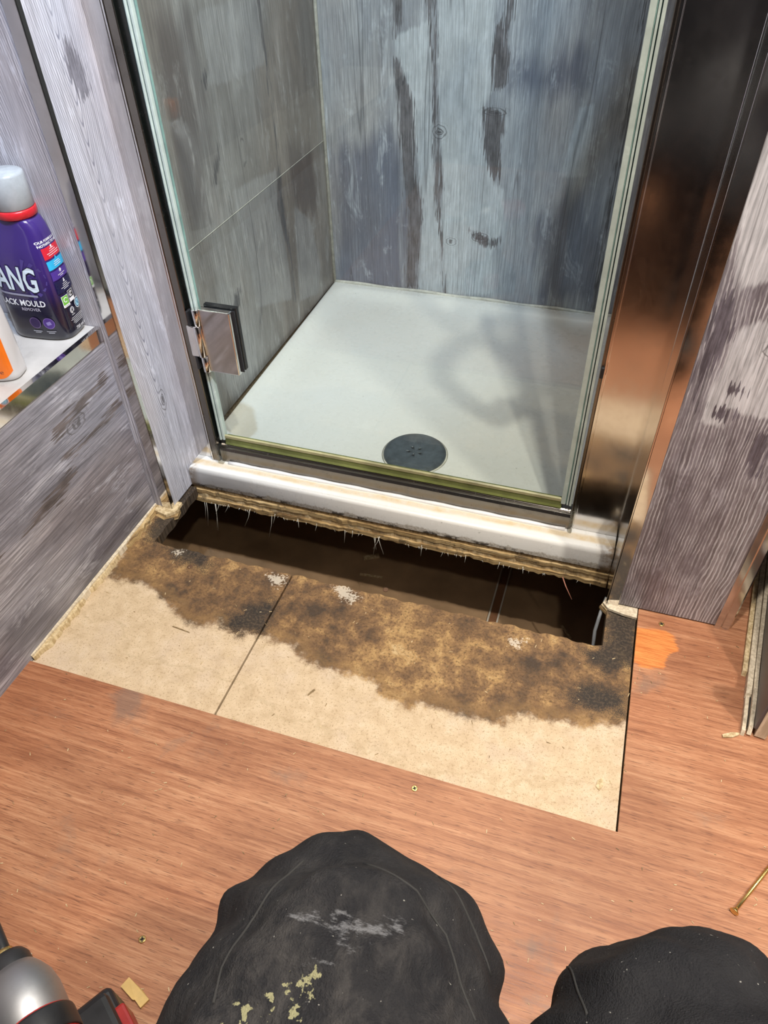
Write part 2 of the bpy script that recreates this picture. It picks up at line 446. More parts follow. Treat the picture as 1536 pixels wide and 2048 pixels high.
def beige_board():
    k = NT('stained_beige_board')
    gc = k.attr('gc').outputs['Vector']
    n1 = k.noise(gc, 9, 4, 0.6); n2 = k.noise(gc, 45, 5, 0.65); n3 = k.noise(gc, 260, 4, 0.6); n4 = k.noise(gc, 640, 2, 0.5)
    c = k.ramp(n2, [(0.3, (0.50, 0.365, 0.225)), (0.55, (0.61, 0.465, 0.305)), (0.75, (0.68, 0.54, 0.38))])
    c = k.mix(k.rng(n1, 0.45, 0.7, 0, 0.5), c, (0.62, 0.50, 0.40))
    c = k.mix(k.rng(n3, 0.54, 0.66, 0, 0.55), c, (0.36, 0.25, 0.14))
    c = k.mix(k.rng(n4, 0.62, 0.70, 0, 0.8), c, (0.20, 0.13, 0.075))
    # faint tide line left by an older wetting
    tide = k.math('ABSOLUTE', k.math('SUBTRACT', k.math('ADD', k.attr('stain').outputs['Fac'], k.math('MULTIPLY', k.math('SUBTRACT', n1, 0.5), 0.16)), 0.085))
    c = k.mix(k.rng(tide, 0.0, 0.005, 0.35, 0), c, (0.42, 0.31, 0.18))
    # water stain
    edge = k.math('ADD', k.math('MULTIPLY', k.math('SUBTRACT', n2, 0.5), 0.045), k.math('MULTIPLY', k.math('SUBTRACT', n3, 0.5), 0.02))
    sd = k.math('ADD', k.attr('stain').outputs['Fac'], edge)
    b1 = k.math('ADD', k.math('MULTIPLY', k.noise(k.scale(gc, (1, 1, 1), (3, 1, 0)), 26, 7, 0.75, 0.2), 0.62), k.math('MULTIPLY', k.noise(k.scale(gc, (1, 1, 1), (5, 2, 0)), 7, 4, 0.6), 0.42))
    brown = k.ramp(b1, [(0.40, (0.030, 0.014, 0.006)), (0.475, (0.115, 0.056, 0.020)), (0.54, (0.215, 0.112, 0.040)), (0.60, (0.40, 0.235, 0.085)), (0.68, (0.54, 0.38, 0.19))])
    brown = k.mix(k.rng(n3, 0.5, 0.68, 0, 0.7), brown, (0.045, 0.024, 0.010))
    rim = k.rng(k.math('ABSOLUTE', k.math('ADD', sd, 0.010)), 0.0, 0.014, 0.55, 0)
    brown = k.mix(rim, brown, (0.22, 0.12, 0.04))
    c = k.mix(k.rng(sd, 0.012, -0.004, 0, 0.95), c, brown)
    # mould
    mo = k.math('ADD', k.attr('mould').outputs['Fac'], k.math('ADD', k.math('MULTIPLY', k.math('SUBTRACT', n2, 0.5), 0.06), k.math('MULTIPLY', k.math('SUBTRACT', n4, 0.5), 0.05)))
    c = k.mix(k.rng(mo, 0.014, -0.010, 0, 0.93), c, k.mix(k.rng(n3, 0.45, 0.62), (0.012, 0.010, 0.008), (0.070, 0.050, 0.034)))
    # bare white scabs where glue lifted
    wh = k.math('ADD', k.attr('white').outputs['Fac'], k.math('ADD', k.math('MULTIPLY', k.math('SUBTRACT', n3, 0.5), 0.05), k.math('MULTIPLY', k.math('SUBTRACT', n2, 0.5), 0.04)))
    c = k.mix(k.rng(wh, 0.002, -0.003, 0, 0.7), c, (0.66, 0.58, 0.47))
    k.bsdf(c, k.rng(n3, 0.3, 0.7, 0.6, 0.85), 0.0, k.bump(n3, 0.3, 0.0008))
    return k.m
BEIGE = beige_board()

def tray_white():
    k = NT('tray_acrylic')
    o = k.obj()
    sep = k.n('ShaderNodeSeparateXYZ'); k.put(sep.inputs[0], o)
    n1 = k.noise(o, 40, 5, 0.7); n2 = k.noise(o, 240, 3, 0.6)
    c = k.ramp(k.noise(o, 3, 4, 0.6), [(0.3, (0.76, 0.74, 0.69)), (0.7, (0.80, 0.79, 0.76))])
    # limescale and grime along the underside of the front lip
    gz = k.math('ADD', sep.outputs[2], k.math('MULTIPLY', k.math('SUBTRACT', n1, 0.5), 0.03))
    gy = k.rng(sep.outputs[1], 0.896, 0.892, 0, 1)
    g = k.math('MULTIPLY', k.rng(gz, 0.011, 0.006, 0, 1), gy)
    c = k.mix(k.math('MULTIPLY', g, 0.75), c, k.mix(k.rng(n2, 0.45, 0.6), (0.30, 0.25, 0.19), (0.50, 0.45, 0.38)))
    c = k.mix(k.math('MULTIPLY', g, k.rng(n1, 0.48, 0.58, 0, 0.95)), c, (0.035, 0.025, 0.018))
    # grime in the two lip corners
    ends = k.math('MAXIMUM', k.rng(sep.outputs[0], -0.668, -0.690, 0, 1), k.rng(sep.outputs[0], 0.045, 0.078, 0, 1))
    e2 = k.math('MULTIPLY', k.math('MULTIPLY', ends, k.rng(sep.outputs[1], 0.93, 0.90, 0, 1)), k.rng(n1, 0.40, 0.58, 0, 0.9))
    c = k.mix(e2, c, (0.30, 0.20, 0.11))
    # rusty line on top of the rim in front of the rail
    yl = k.math('ADD', sep.outputs[1], k.math('MULTIPLY', k.math('SUBTRACT', k.noise(k.scale(o, (6, 40, 1)), 1, 4, 0.6), 0.5), 0.012))
    rl = k.math('MULTIPLY', k.rng(k.math('ABSOLUTE', k.math('SUBTRACT', yl, 0.912)), 0.003, 0.011, 1, 0), k.rng(n1, 0.25, 0.7, 0.3, 0.85))
    c = k.mix(rl, c, (0.62, 0.46, 0.24))
    # hard water spots on the floor of the tray
    sp = k.noise(o, 130, 2, 0.5)
    c = k.mix(k.rng(sp, 0.735, 0.76, 0, 0.5), c, (0.34, 0.33, 0.30))
    k.bsdf(c, k.rng(n1, 0.3, 0.7, 0.22, 0.38), 0.0, k.bump(n2, 0.03))
    return k.m
TRAY = tray_white()
SILICONE = plain('silicone', (0.66, 0.63, 0.55), 0.35, 0, 0.10, 60)

def glass_mat(name, tint, refl=1.0):
    k = NT(name)
    lw = k.n('ShaderNodeLayerWeight'); lw.inputs[0].default_value = 0.5
    fac = k.math('ADD', k.math('MULTIPLY', k.math('POWER', lw.outputs['Facing'], 5.0), 0.8), 0.035)
    tr = k.n('ShaderNodeBsdfTransparent'); tr.inputs[0].default_value = tuple(tint) + (1,)
    gl = k.n('ShaderNodeBsdfGlossy'); gl.inputs['Roughness'].default_value = 0.015
    nz = k.noise(k.obj(), 3, 3, 0.5)
    k.put(gl.inputs[0], k.mix(nz, (0.95, 1, 0.98), (0.9, 0.97, 0.95)))
    mx = k.n('ShaderNodeMixShader')
    k.put(mx.inputs[0], k.math('MULTIPLY', fac, refl)); k.put(mx.inputs[1], tr.outputs[0]); k.put(mx.inputs[2], gl.outputs[0])
    k.t.links.new(mx.outputs[0], k.out.inputs[0])
    return k.m
GLASS = glass_mat('door_glass', (0.95, 0.972, 0.955))
CLEAR = glass_mat('clear_plastic', (0.86, 0.85, 0.82), 1.6)
GLASS_EDGE = plain('glass_edge', (0.26, 0.42, 0.38), 0.15, 0, 0.1, 30)
SEAL_PALE = plain('pale_seal', (0.50, 0.58, 0.53), 0.25, 0, 0.06, 30)
SEAL_DARK = plain('dark_teal_seal', (0.03, 0.075, 0.075), 0.2, 0, 0.1, 30)
SEAL_OLIVE = plain('olive_seal', (0.17, 0.19, 0.06), 0.22, 0, 0.15, 14)
SEAL_OLIVE2 = plain('yellowed_seal', (0.40, 0.37, 0.20), 0.25, 0, 0.15, 14)
SHELF_TOP = plain('white_shelf_top', (0.52, 0.50, 0.48), 0.3, 0, 0.08, 12)
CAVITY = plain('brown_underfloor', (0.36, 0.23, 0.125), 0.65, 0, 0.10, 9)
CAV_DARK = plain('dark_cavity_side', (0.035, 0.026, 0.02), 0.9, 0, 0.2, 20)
WHITE_C = plain('ceiling_white', (0.72, 0.72, 0.70), 0.7)
FIBRE = plain('pale_fibre', (0.62, 0.60, 0.53), 0.6)
GREY_PVC = plain('grey_cable', (0.30, 0.31, 0.32), 0.45)

# ---- outlines of the printed figure, stains and painted knee shade, in metres on each surface
BACK_DARK = [[(-0.537,0.667),(-0.514,0.667),(-0.523,0.615),(-0.533,0.59),(-0.537,0.615)],[(-0.536,0.55),(-0.524,0.549),(-0.507,0.505),(-0.494,0.467),(-0.489,0.383),(-0.491,0.355),(-0.483,0.303),(-0.475,0.268),(-0.471,0.217),(-0.476,0.163),(-0.481,0.112),(-0.483,0.048),(-0.51,0.044),(-0.504,0.214),(-0.515,0.315),(-0.524,0.408),(-0.533,0.486)],[(-0.459,0.668),(-0.45,0.668),(-0.446,0.579),(-0.441,0.491),(-0.443,0.431),(-0.436,0.391),(-0.427,0.35),(-0.423,0.298),(-0.431,0.277),(-0.429,0.242),(-0.423,0.19),(-0.417,0.125),(-0.406,0.046),(-0.411,0.045),(-0.42,0.125),(-0.43,0.2),(-0.437,0.257),(-0.444,0.291),(-0.443,0.34),(-0.447,0.39),(-0.447,0.431),(-0.447,0.491),(-0.455,0.559)],[(-0.327,0.633),(-0.31,0.61),(-0.293,0.57),(-0.292,0.535),(-0.3,0.506),(-0.319,0.503),(-0.326,0.533),(-0.329,0.572),(-0.328,0.606)],[(-0.342,0.467),(-0.325,0.47),(-0.301,0.463),(-0.291,0.427),(-0.298,0.401),(-0.292,0.365),(-0.295,0.318),(-0.31,0.331),(-0.324,0.358),(-0.335,0.403)],[(-0.307,0.671),(-0.292,0.671),(-0.294,0.632),(-0.3,0.603),(-0.311,0.617),(-0.308,0.639)],[(-0.052,0.676),(-0.05,0.642),(-0.046,0.575),(-0.049,0.507),(-0.046,0.439),(-0.042,0.353),(-0.042,0.26),(-0.041,0.185),(-0.03,0.05),(-0.048,0.047),(-0.05,0.234),(-0.052,0.339),(-0.053,0.417),(-0.053,0.487),(-0.05,0.526),(-0.051,0.571),(-0.056,0.642),(-0.059,0.676)],[(-0.357,0.209),(-0.326,0.201),(-0.304,0.187),(-0.283,0.195),(-0.292,0.175),(-0.319,0.175),(-0.341,0.188)],[(-0.474,0.668),(-0.456,0.668),(-0.454,0.623),(-0.463,0.632)],[(-0.537,0.615),(-0.535,0.615),(-0.537,0.588)]]
BACK_LIGHT = [[(-0.446,0.668),(-0.332,0.67),(-0.321,0.505),(-0.342,0.467),(-0.33,0.376),(-0.299,0.318),(-0.283,0.305),(-0.276,0.236),(-0.296,0.156),(-0.288,0.056),(-0.403,0.04),(-0.415,0.126),(-0.426,0.242),(-0.42,0.293),(-0.439,0.491)],[(-0.535,0.588),(-0.458,0.621),(-0.448,0.431),(-0.44,0.271),(-0.425,0.201),(-0.414,0.045),(-0.48,0.036),(-0.47,0.217),(-0.488,0.383),(-0.504,0.496),(-0.531,0.557)],[(-0.14,0.482),(-0.115,0.488),(-0.109,0.347),(-0.165,0.343)]]
BACK_NAVY = [[(-0.687,0.35),(-0.609,0.393),(-0.54,0.407),(-0.515,0.315),(-0.504,0.214),(-0.51,0.032),(-0.706,0.007)],[(-0.288,0.566),(-0.229,0.549),(-0.148,0.59),(-0.123,0.515),(-0.223,0.502),(-0.287,0.507)],[(-0.201,0.244),(-0.106,0.325),(-0.058,0.208),(-0.05,0.076),(-0.174,0.059)]]
SHOW_DARK = [[(1.428,0.693),(1.439,0.692),(1.442,0.615),(1.443,0.533),(1.447,0.464),(1.444,0.409),(1.444,0.351),(1.445,0.289),(1.451,0.222),(1.455,0.094),(1.443,0.1),(1.442,0.219),(1.423,0.279),(1.42,0.336),(1.437,0.406),(1.441,0.479),(1.437,0.534),(1.434,0.61)],[(1.211,0.504),(1.217,0.49),(1.176,0.442),(1.167,0.447)],[(1.218,0.631),(1.22,0.618),(1.204,0.596),(1.198,0.606)],[(1.186,0.244),(1.213,0.246),(1.194,0.209),(1.161,0.209)]]
SHOW_LIGHT = [[(1.214,0.7),(1.426,0.692),(1.439,0.585),(1.308,0.587),(1.204,0.596),(1.224,0.628)],[(1.237,0.421),(1.428,0.4),(1.415,0.331),(1.43,0.248),(1.433,0.112),(1.264,0.174),(1.259,0.302)],[(1.493,0.303),(1.572,0.242),(1.609,0.12),(1.585,0.054),(1.47,0.086)]]
SHOW_NAVY = [[(1.48,0.427),(1.615,0.388),(1.642,0.268),(1.547,0.251),(1.472,0.342)],[(1.085,0.716),(1.188,0.7),(1.181,0.536),(1.141,0.377),(1.085,0.424)]]
POST_DARK = [[(0.88,0.724),(0.89,0.717),(0.895,0.704),(0.902,0.69),(0.9,0.676),(0.904,0.654),(0.884,0.655),(0.874,0.667),(0.866,0.685),(0.872,0.707)]]
LEFT_DARK = [[(0.662,0.283),(0.728,0.289),(0.756,0.294),(0.786,0.299),(0.796,0.29),(0.798,0.28),(0.764,0.282),(0.743,0.279),(0.72,0.273),(0.652,0.264)],[(0.651,0.234),(0.698,0.231),(0.717,0.229),(0.742,0.231),(0.801,0.241),(0.814,0.235),(0.809,0.226),(0.763,0.222),(0.721,0.223),(0.662,0.223)],[(0.534,0.188),(0.602,0.2),(0.662,0.208),(0.672,0.2),(0.634,0.181),(0.604,0.179),(0.544,0.183)],[(0.493,0.187),(0.499,0.183),(0.493,0.179),(0.484,0.184)]]
LEFT_NAVY = [[(0.613,0.053),(0.77,0.043),(0.8,0.026),(0.799,-0.007),(0.675,-0.026),(0.567,-0.016)],[(0.445,0.101),(0.53,0.056),(0.532,0.015),(0.449,0.033),(0.409,0.038)],[(0.483,0.013),(0.545,0.01),(0.529,-0.02),(0.478,-0.005)]]
RIGHT_LIGHT = [[(0.131,0.485),(0.175,0.507),(0.217,0.375),(0.181,0.377),(0.152,0.381),(0.154,0.355),(0.124,0.356),(0.123,0.394),(0.129,0.435)],[(0.079,0.663),(0.116,0.733),(0.173,0.561),(0.133,0.538),(0.119,0.522)]]
RIGHT_DARK = [[(0.136,0.38),(0.156,0.381),(0.161,0.373),(0.15,0.363),(0.139,0.369)],[(0.186,0.352),(0.212,0.357),(0.207,0.339),(0.213,0.289),(0.201,0.289)],[(0.103,0.466),(0.101,0.512),(0.119,0.525),(0.125,0.48),(0.116,0.415),(0.12,0.37),(0.109,0.391)],[(0.145,0.416),(0.16,0.41),(0.157,0.402),(0.142,0.406)]]
STAIN = [[(-0.73,0.70),(-0.73,0.92),(-0.67,0.92),(-0.67,0.74),(-0.66,0.71),(-0.70,0.675)],[(-0.706,0.74),(-0.717,0.656),(-0.715,0.644),(-0.639,0.646),(-0.581,0.619),(-0.539,0.593),(-0.518,0.596),(-0.492,0.612),(-0.476,0.598),(-0.428,0.606),(-0.398,0.605),(-0.36,0.602),(-0.326,0.579),(-0.263,0.58),(-0.223,0.578),(-0.204,0.554),(-0.171,0.555),(-0.129,0.564),(-0.093,0.562),(-0.037,0.567),(-0.013,0.587),(0.035,0.59),(0.069,0.592),(0.133,0.62),(0.146,0.729),(0.138,0.868),(0.061,0.845),(0.071,0.754),(-0.157,0.757),(-0.422,0.769),(-0.69,0.765)]]
MOULD = [[(-0.712,0.765),(-0.715,0.92),(-0.67,0.92),(-0.67,0.735),(-0.70,0.735)],[(-0.478,0.601),(-0.476,0.633),(-0.445,0.66),(-0.424,0.676),(-0.414,0.611),(-0.451,0.6)],[(0.042,0.634),(0.074,0.665),(0.123,0.659),(0.124,0.626),(0.079,0.62)],[(0.075,0.827),(0.136,0.825),(0.133,0.715),(0.089,0.688),(0.057,0.715),(0.086,0.739)],[(-0.666,0.759),(-0.577,0.74),(-0.558,0.704),(-0.627,0.707)],[(0.082,0.83),(0.136,0.83),(0.136,0.774),(0.089,0.759)]]
WHITE = [[(-0.456,0.723),(-0.427,0.723),(-0.428,0.699),(-0.443,0.703)],[(-0.353,0.733),(-0.328,0.736),(-0.296,0.72),(-0.308,0.705),(-0.339,0.718)],[(-0.049,0.709),(-0.029,0.713),(-0.03,0.701),(-0.045,0.7)],[(-0.634,0.73),(-0.627,0.732),(-0.623,0.724),(-0.63,0.722)]]
ORANGE = [[(0.127,0.782),(0.171,0.788),(0.2,0.77),(0.176,0.743),(0.174,0.715),(0.129,0.708)]]
OIL_SHADE = [[(0.052,0.352),(0.066,0.337),(0.083,0.332),(0.074,0.321),(0.062,0.325)],[(0.035,0.306),(0.048,0.311),(0.071,0.301),(0.08,0.287),(0.067,0.277),(0.056,0.292)],[(0.13,0.697),(0.174,0.706),(0.182,0.691),(0.135,0.664)],[(-0.46,0.239),(-0.438,0.244),(-0.435,0.233),(-0.452,0.228)],[(-0.579,0.447),(-0.538,0.469),(-0.502,0.404),(-0.543,0.399)],[(-0.312,0.409),(-0.272,0.414),(-0.264,0.395),(-0.304,0.39)]]  # smears right of the centre knee are half-shadow painted in; others are stains

# ------------------------------------------------------------------ the setting
def wood_panel(name, us, vs_, place, normal, thick, mat, parent, polys=None, knots=(), along='v', keep=None, seed=0.0):
    pl = polys or {}
    at = {}
    for key in ('dark', 'light', 'navy'):
        P = pl.get(key)
        at[key] = (lambda uv, P=P: poly_sdf(uv, P)) if P else (lambda uv: np.full(len(uv), 9.0))
    at['knot'] = lambda uv: knot_dist(uv, knots)
    if along == 'v': gc = lambda uv: np.stack([uv[:, 0] + seed * 0.0, uv[:, 1], np.full(len(uv), seed)], 1)
    else: gc = lambda uv: np.stack([uv[:, 1], uv[:, 0], np.full(len(uv), seed)], 1)
    return grid_solid(name, us, vs_, place, normal, thick, mat, parent, keep, at, gc)

LX = -0.727          # face of the boxed-in section on the left
PX = -0.693          # side panel beside the shower door
FY = 0.82            # front of the partition
HX0, HX1, HY0, HY1 = -0.684, 0.084, 0.734, 0.888   # the hole
TX1, TY0 = 0.13, 0.455                              # uncovered strip of old floor
LEAN = 0.012

# plywood floor (with the uncovered strip left out)
us = lines(LX, 1.35, 0.02, (TX1,)); vv = lines(-0.9, 1.9, 0.02, (TY0,))
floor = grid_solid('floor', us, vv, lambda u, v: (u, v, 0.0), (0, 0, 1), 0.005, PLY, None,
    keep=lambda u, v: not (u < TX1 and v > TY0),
    attrs={'oil_shade': lambda uv: poly_sdf(uv, OIL_SHADE), 'orange': lambda uv: poly_sdf(uv, ORANGE)},
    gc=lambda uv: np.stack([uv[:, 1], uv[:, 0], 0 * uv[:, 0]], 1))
tag(floor, 'reddish brown plywood sheet covering the floor around the stained strip', kind='structure')

def in_hole(u, v): return HX0 < u < HX1 and v > HY0
def hole_jit(uv):
    q = uv.copy()
    on = (np.abs(uv[:, 1] - HY0) < 1e-4) & (uv[:, 0] > HX0 - 1e-4) & (uv[:, 0] < HX1 + 1e-4)
    q[:, 1] += np.where(on, 0.0016 * np.sin(uv[:, 0] * 90) + 0.0014 * np.sin(uv[:, 0] * 231 + 1), 0)
    on2 = (np.abs(uv[:, 0] - HX0) < 1e-4) & (uv[:, 1] > HY0)
    q[:, 0] += np.where(on2, 0.001 * np.sin(uv[:, 1] * 160), 0)
    return q
for (x0, x1, lab) in ((LX, -0.4215, 'narrow old beige floor panel beside the left wall with black mould patch'),
                      (-0.4185, TX1 - 0.002, 'wide old beige floor panel with a brown water stain')):
    ex = [e for e in (HX0, HX1) if x0 < e < x1]
    o = grid_solid('floor_panel', lines(x0, x1, 0.008, ex), lines(TY0 - 0.03, HY1, 0.008, (HY0,)), lambda u, v: (u, v, -0.005), (0, 0, 1), 0.02, BEIGE, floor,
        keep=lambda u, v: not in_hole(u, v), jitter=hole_jit,
        attrs={'stain': lambda uv: poly_sdf(uv, STAIN), 'mould': lambda uv: poly_sdf(uv, MOULD), 'white': lambda uv: poly_sdf(uv, WHITE)})
    o['label'] = lab
# deck under the plywood and under the tray
box('floor_deck', LX - 0.3, 1.35, -0.9, TY0 - 0.03, -0.026, -0.0055, RAW_DARK, floor)
box('floor_deck', TX1, 1.35, TY0 - 0.03, 1.9, -0.026, -0.0055, RAW_DARK, floor)
box('floor_deck', LX - 0.3, TX1, 0.90, 1.9, -0.034, -0.0005, RAW_DARK, floor)
box('floor_deck', LX - 0.3, LX, TY0 - 0.03, 0.90, -0.026, -0.0055, RAW_DARK, floor)
# the sawn plywood edge left under the tray lip: four layers, each a little ragged
for i, (za, zb, m, dy) in enumerate(((-0.008, 0.0, RAW_DARK, 0.003), (-0.017, -0.0085, PLY_EDGE, -0.001), (-0.026, -0.0175, RAW, 0.001), (-0.036, -0.0265, PLY_EDGE, -0.003))):
    n = 90
    xs = np.linspace(PX + 0.001, 0.080, n)
    vts, fcs = [], []
    for x in xs:
        d = HY1 + dy + rng.normal(0, 0.0009)
        zz = zb; z2 = za + (rng.normal(0, 0.0012) if i == 3 else rng.normal(0, 0.0003))
        vts += [(x, d, zz), (x, d, z2), (x, 0.90, z2), (x, 0.90, zz)]
    for j in range(n - 1):
        a = 4 * j
        for q in range(4): fcs.append((a + q, a + 4 + q, a + 4 + (q + 1) % 4, a + (q + 1) % 4))
    fcs += [(3, 2, 1, 0), (4 * n - 4, 4 * n - 3, 4 * n - 2, 4 * n - 1)]
    o = mesh_obj('plywood_layer', vts, fcs, m, floor)
# torn fibres hanging from that edge
bm = bmesh.new()
for (x, ln, dx) in ((-0.672, 0.05, .004), (-0.668, 0.066, .006), (-0.650, 0.074, .003), (-0.648, 0.074, .008), (-0.640, 0.028, .01), (-0.62, 0.018, .008), (-0.575, 0.045, .016), (-0.530, 0.06, .012), (-0.524, 0.02, .004),
                    (-0.478, 0.016, -.003), (-0.44, 0.015, .002), (-0.385, 0.03, .001), (-0.37, 0.012, .0), (-0.33, 0.03, -.006), (-0.326, 0.045, .004), (-0.322, 0.038, -.012), (-0.318, 0.03, .012), (-0.24, 0.022, 0), (-0.2, 0.012, .003), (-0.16, 0.014, 0), (-0.1, 0.012, 0.002), (-0.06, 0.01, -.002)):
    bm_tube(bm, [(x, 0.886, -0.030), (x - dx * 0.4, 0.884, -0.030 - ln * 0.5), (x - dx, 0.880, -0.030 - ln)], [0.0006, 0.0004, 0.0003], 5)
for _ in range(55):
    x = random.uniform(PX + 0.02, 0.07); ln = random.uniform(0.002, 0.008)
    bm_tube(bm, [(x, 0.885, -0.034), (x + random.uniform(-.003, .003), 0.884, -0.034 - ln)], [0.0005, 0.0002], 4)
tag(bm_obj('torn_fibres', bm, FIBRE, floor), kind='stuff')
tube('splinter', [(0.008, 0.882, -0.030), (0.016, 0.872, -0.040), (0.03, 0.862, -0.058)], [0.0012, 0.001, 0.0006], plain('red_splinter', (0.42, 0.18, 0.12), 0.6), floor, 6)
# strip of splintered ply along the left wall, and bits under the posts
for (y0, y1, w, z1, m) in ((0.46, 0.60, 0.012, 0.0035, RAW), (0.585, 0.70, 0.010, 0.0045, RAW), (0.69, 0.815, 0.012, 0.004, PLY_EDGE), (0.46, 0.815, 0.006, 0.007, RAW_PALE)):
    n = 24; vts, fcs = [], []
    for j, y in enumerate(np.linspace(y0, y1, n)):
        ww = w * (1 + 0.18 * math.sin(j * 1.7) + rng.normal(0, 0.08)) * (0.35 + 0.65 * min(1, 4 * min(j, n - 1 - j) / n))
        vts += [(LX, y, -0.0048), (LX, y, z1), (LX + ww * 0.8, y, z1 - 0.001), (LX + ww, y, -0.0048)]
    for j in range(n - 1):
        for q in range(4): fcs.append((4 * j + q, 4 * j + 4 + q, 4 * j + 4 + (q + 1) % 4, 4 * j + (q + 1) % 4))
    fcs += [(3, 2, 1, 0), (4 * n - 4, 4 * n - 3, 4 * n - 2, 4 * n - 1)]
    mesh_obj('ply_splinter', vts, fcs, m, floor)
def wedge(name, pts, z0, z1, m, parent):
    n = len(pts)
    return mesh_obj(name, [(x, y, z0) for x, y in pts] + [(x, y, z1) for x, y in pts], [tuple(range(n))[::-1], tuple(range(n, 2 * n))] + [(i, (i + 1) % n, n + (i + 1) % n, n + i) for i in range(n)], m, parent)
wedge('ply_splinter', [(-0.722, 0.802), (-0.695, 0.796), (-0.682, 0.812), (-0.684, 0.835), (-0.725, 0.835)], -0.004, 0.002, RAW, floor)
wedge('ply_splinter', [(-0.718, 0.796), (-0.697, 0.790), (-0.678, 0.806), (-0.682, 0.822), (-0.712, 0.822)], -0.012, -0.0045, PLY_EDGE, floor)
for i, (dz, m) in enumerate(((0.0, RAW_PALE), (-0.005, RAW), (-0.010, PLY_EDGE))):
    wedge('ply_splinter', [(0.076 - .002 * i, 0.818), (0.084, 0.8085 - .001 * i), (0.11, 0.803 - .0015 * i), (0.1285, 0.8015), (0.1285, 0.832), (0.08, 0.832)], dz - 0.0045, dz, m, floor)
# screw heads flush in the floor
def screw_head(x, y, m, r=0.0042):
    bm = bmesh.new()
    bm_lathe(bm, [(r * 0.9, -0.0006), (r, 0.0002), (r * 0.82, 0.0006)], 18)
    o = bm_obj('screw_head', bm, m, floor); o.location = (x, y, 0.0002)
    bm = bmesh.new()
    bm_box(bm, -r * .62, r * .62, -r * .16, r * .16, 0.0003, 0.0009); bm_box(bm, -r * .16, r * .16, -r * .62, r * .62, 0.0003, 0.0009)
    s = bm_obj('cross_recess', bm, BLACK_RUB, o); s.rotation_euler = (0, 0, 0.5)
for (x, y) in ((-0.1215, 0.4345), (-0.3615, 0.175), (0.165, 0.80)):
    screw_head(x, y, BRASS)
for (x, y) in ((-0.262, 0.748), (-0.594, 0.70)):
    bm = bmesh.new(); bm_lathe(bm, [(0.0045, -0.0008), (0.0047, 0.0003), (0.003, 0.0005)], 16)
    o = bm_obj('rusted_nail_head', bm, plain('rust', (0.12, 0.06, 0.03), 0.8), floor); o.location = (x, y, -0.005)

# void under the floor
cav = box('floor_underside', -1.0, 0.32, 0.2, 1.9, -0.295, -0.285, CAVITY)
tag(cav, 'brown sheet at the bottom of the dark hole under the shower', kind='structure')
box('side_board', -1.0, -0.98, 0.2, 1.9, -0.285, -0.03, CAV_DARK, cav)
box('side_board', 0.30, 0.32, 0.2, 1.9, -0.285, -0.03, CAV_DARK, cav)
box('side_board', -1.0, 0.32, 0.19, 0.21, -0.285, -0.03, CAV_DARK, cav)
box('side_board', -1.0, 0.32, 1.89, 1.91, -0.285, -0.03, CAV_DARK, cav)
box('joint_strip', -0.1155, -0.1005, 0.3, 1.6, -0.285, -0.2825, plain('rusty_joint', (0.20, 0.09, 0.04), 0.7), cav)
for x in (-0.1185, -0.0995):
    box('joint_bead', x - 0.0016, x + 0.0016, 0.3, 1.6, -0.285, -0.281, plain('pale_bead', (0.55, 0.50, 0.42), 0.5), cav)
for (x0, x1, y0, y1, a) in ((-0.42, -0.385, 1.055, 1.067, 0.5), (-0.41, -0.36, 1.005, 1.010, 0.1), (0.02, 0.055, 0.975, 0.979, -0.9)):
    o = box('wood_scrap', -(x1 - x0) / 2, (x1 - x0) / 2, -(y1 - y0) / 2, (y1 - y0) / 2, 0, 0.002, RAW, None)
    o.location = ((x0 + x1) / 2, (y0 + y1) / 2, -0.285); o.rotation_euler = (0, 0, a)
    tag(o, {0.5: 'broad wood scrap lying in the dark hole under the tray', 0.1: 'thin pale wood sliver lying in the hole under the tray', -0.9: 'dark wood sliver lying at the right end of the hole'}[a], 'wood scrap', 'scraps in the hole')

# --- left boxed-in wall with the bottle shelf
SH = 0.362
wl = wood_panel('wall_left', lines(-0.6, 0.813, 0.01), lines(-0.004, SH - 0.006, 0.01), lambda u, v: (LX, u, v), (1, 0, 0), 0.012, WOOD_LEFT, None,
    {'dark': LEFT_DARK, 'navy': LEFT_NAVY}, [(0.705, 0.262, 0.014, 0.008)], along='u')
tag(wl, 'grey weathered wood panel boxing in the left side below the shelf', kind='structure')
shelf = box('shelf_board', LX - 0.22, LX - 0.001, -0.6, 0.815, SH - 0.016, SH, SHELF_TOP)
tag(shelf, 'white shelf board carrying the cleaning bottles', kind='structure')
extr = extrude_x('shelf_edge_trim', [(LX + 0.0015, SH - 0.020), (LX + 0.0015, SH + 0.001), (LX - 0.008, SH + 0.001), (LX - 0.008, SH - 0.001), (LX - 0.001, SH - 0.001), (LX - 0.001, SH - 0.020)], -0.6, 0.8145, CHROME, shelf, axis='y')
ab = wood_panel('wall_alcove', lines(-0.6, 0.83, 0.02), lines(SH, CEIL, 0.02), lambda u, v: (LX - 0.22, u, v), (1, 0, 0), 0.012, WOOD_LEFT, None, {}, (), along='v', seed=3.0)
tag(ab, 'grey wood panel behind the bottle shelf', kind='structure')
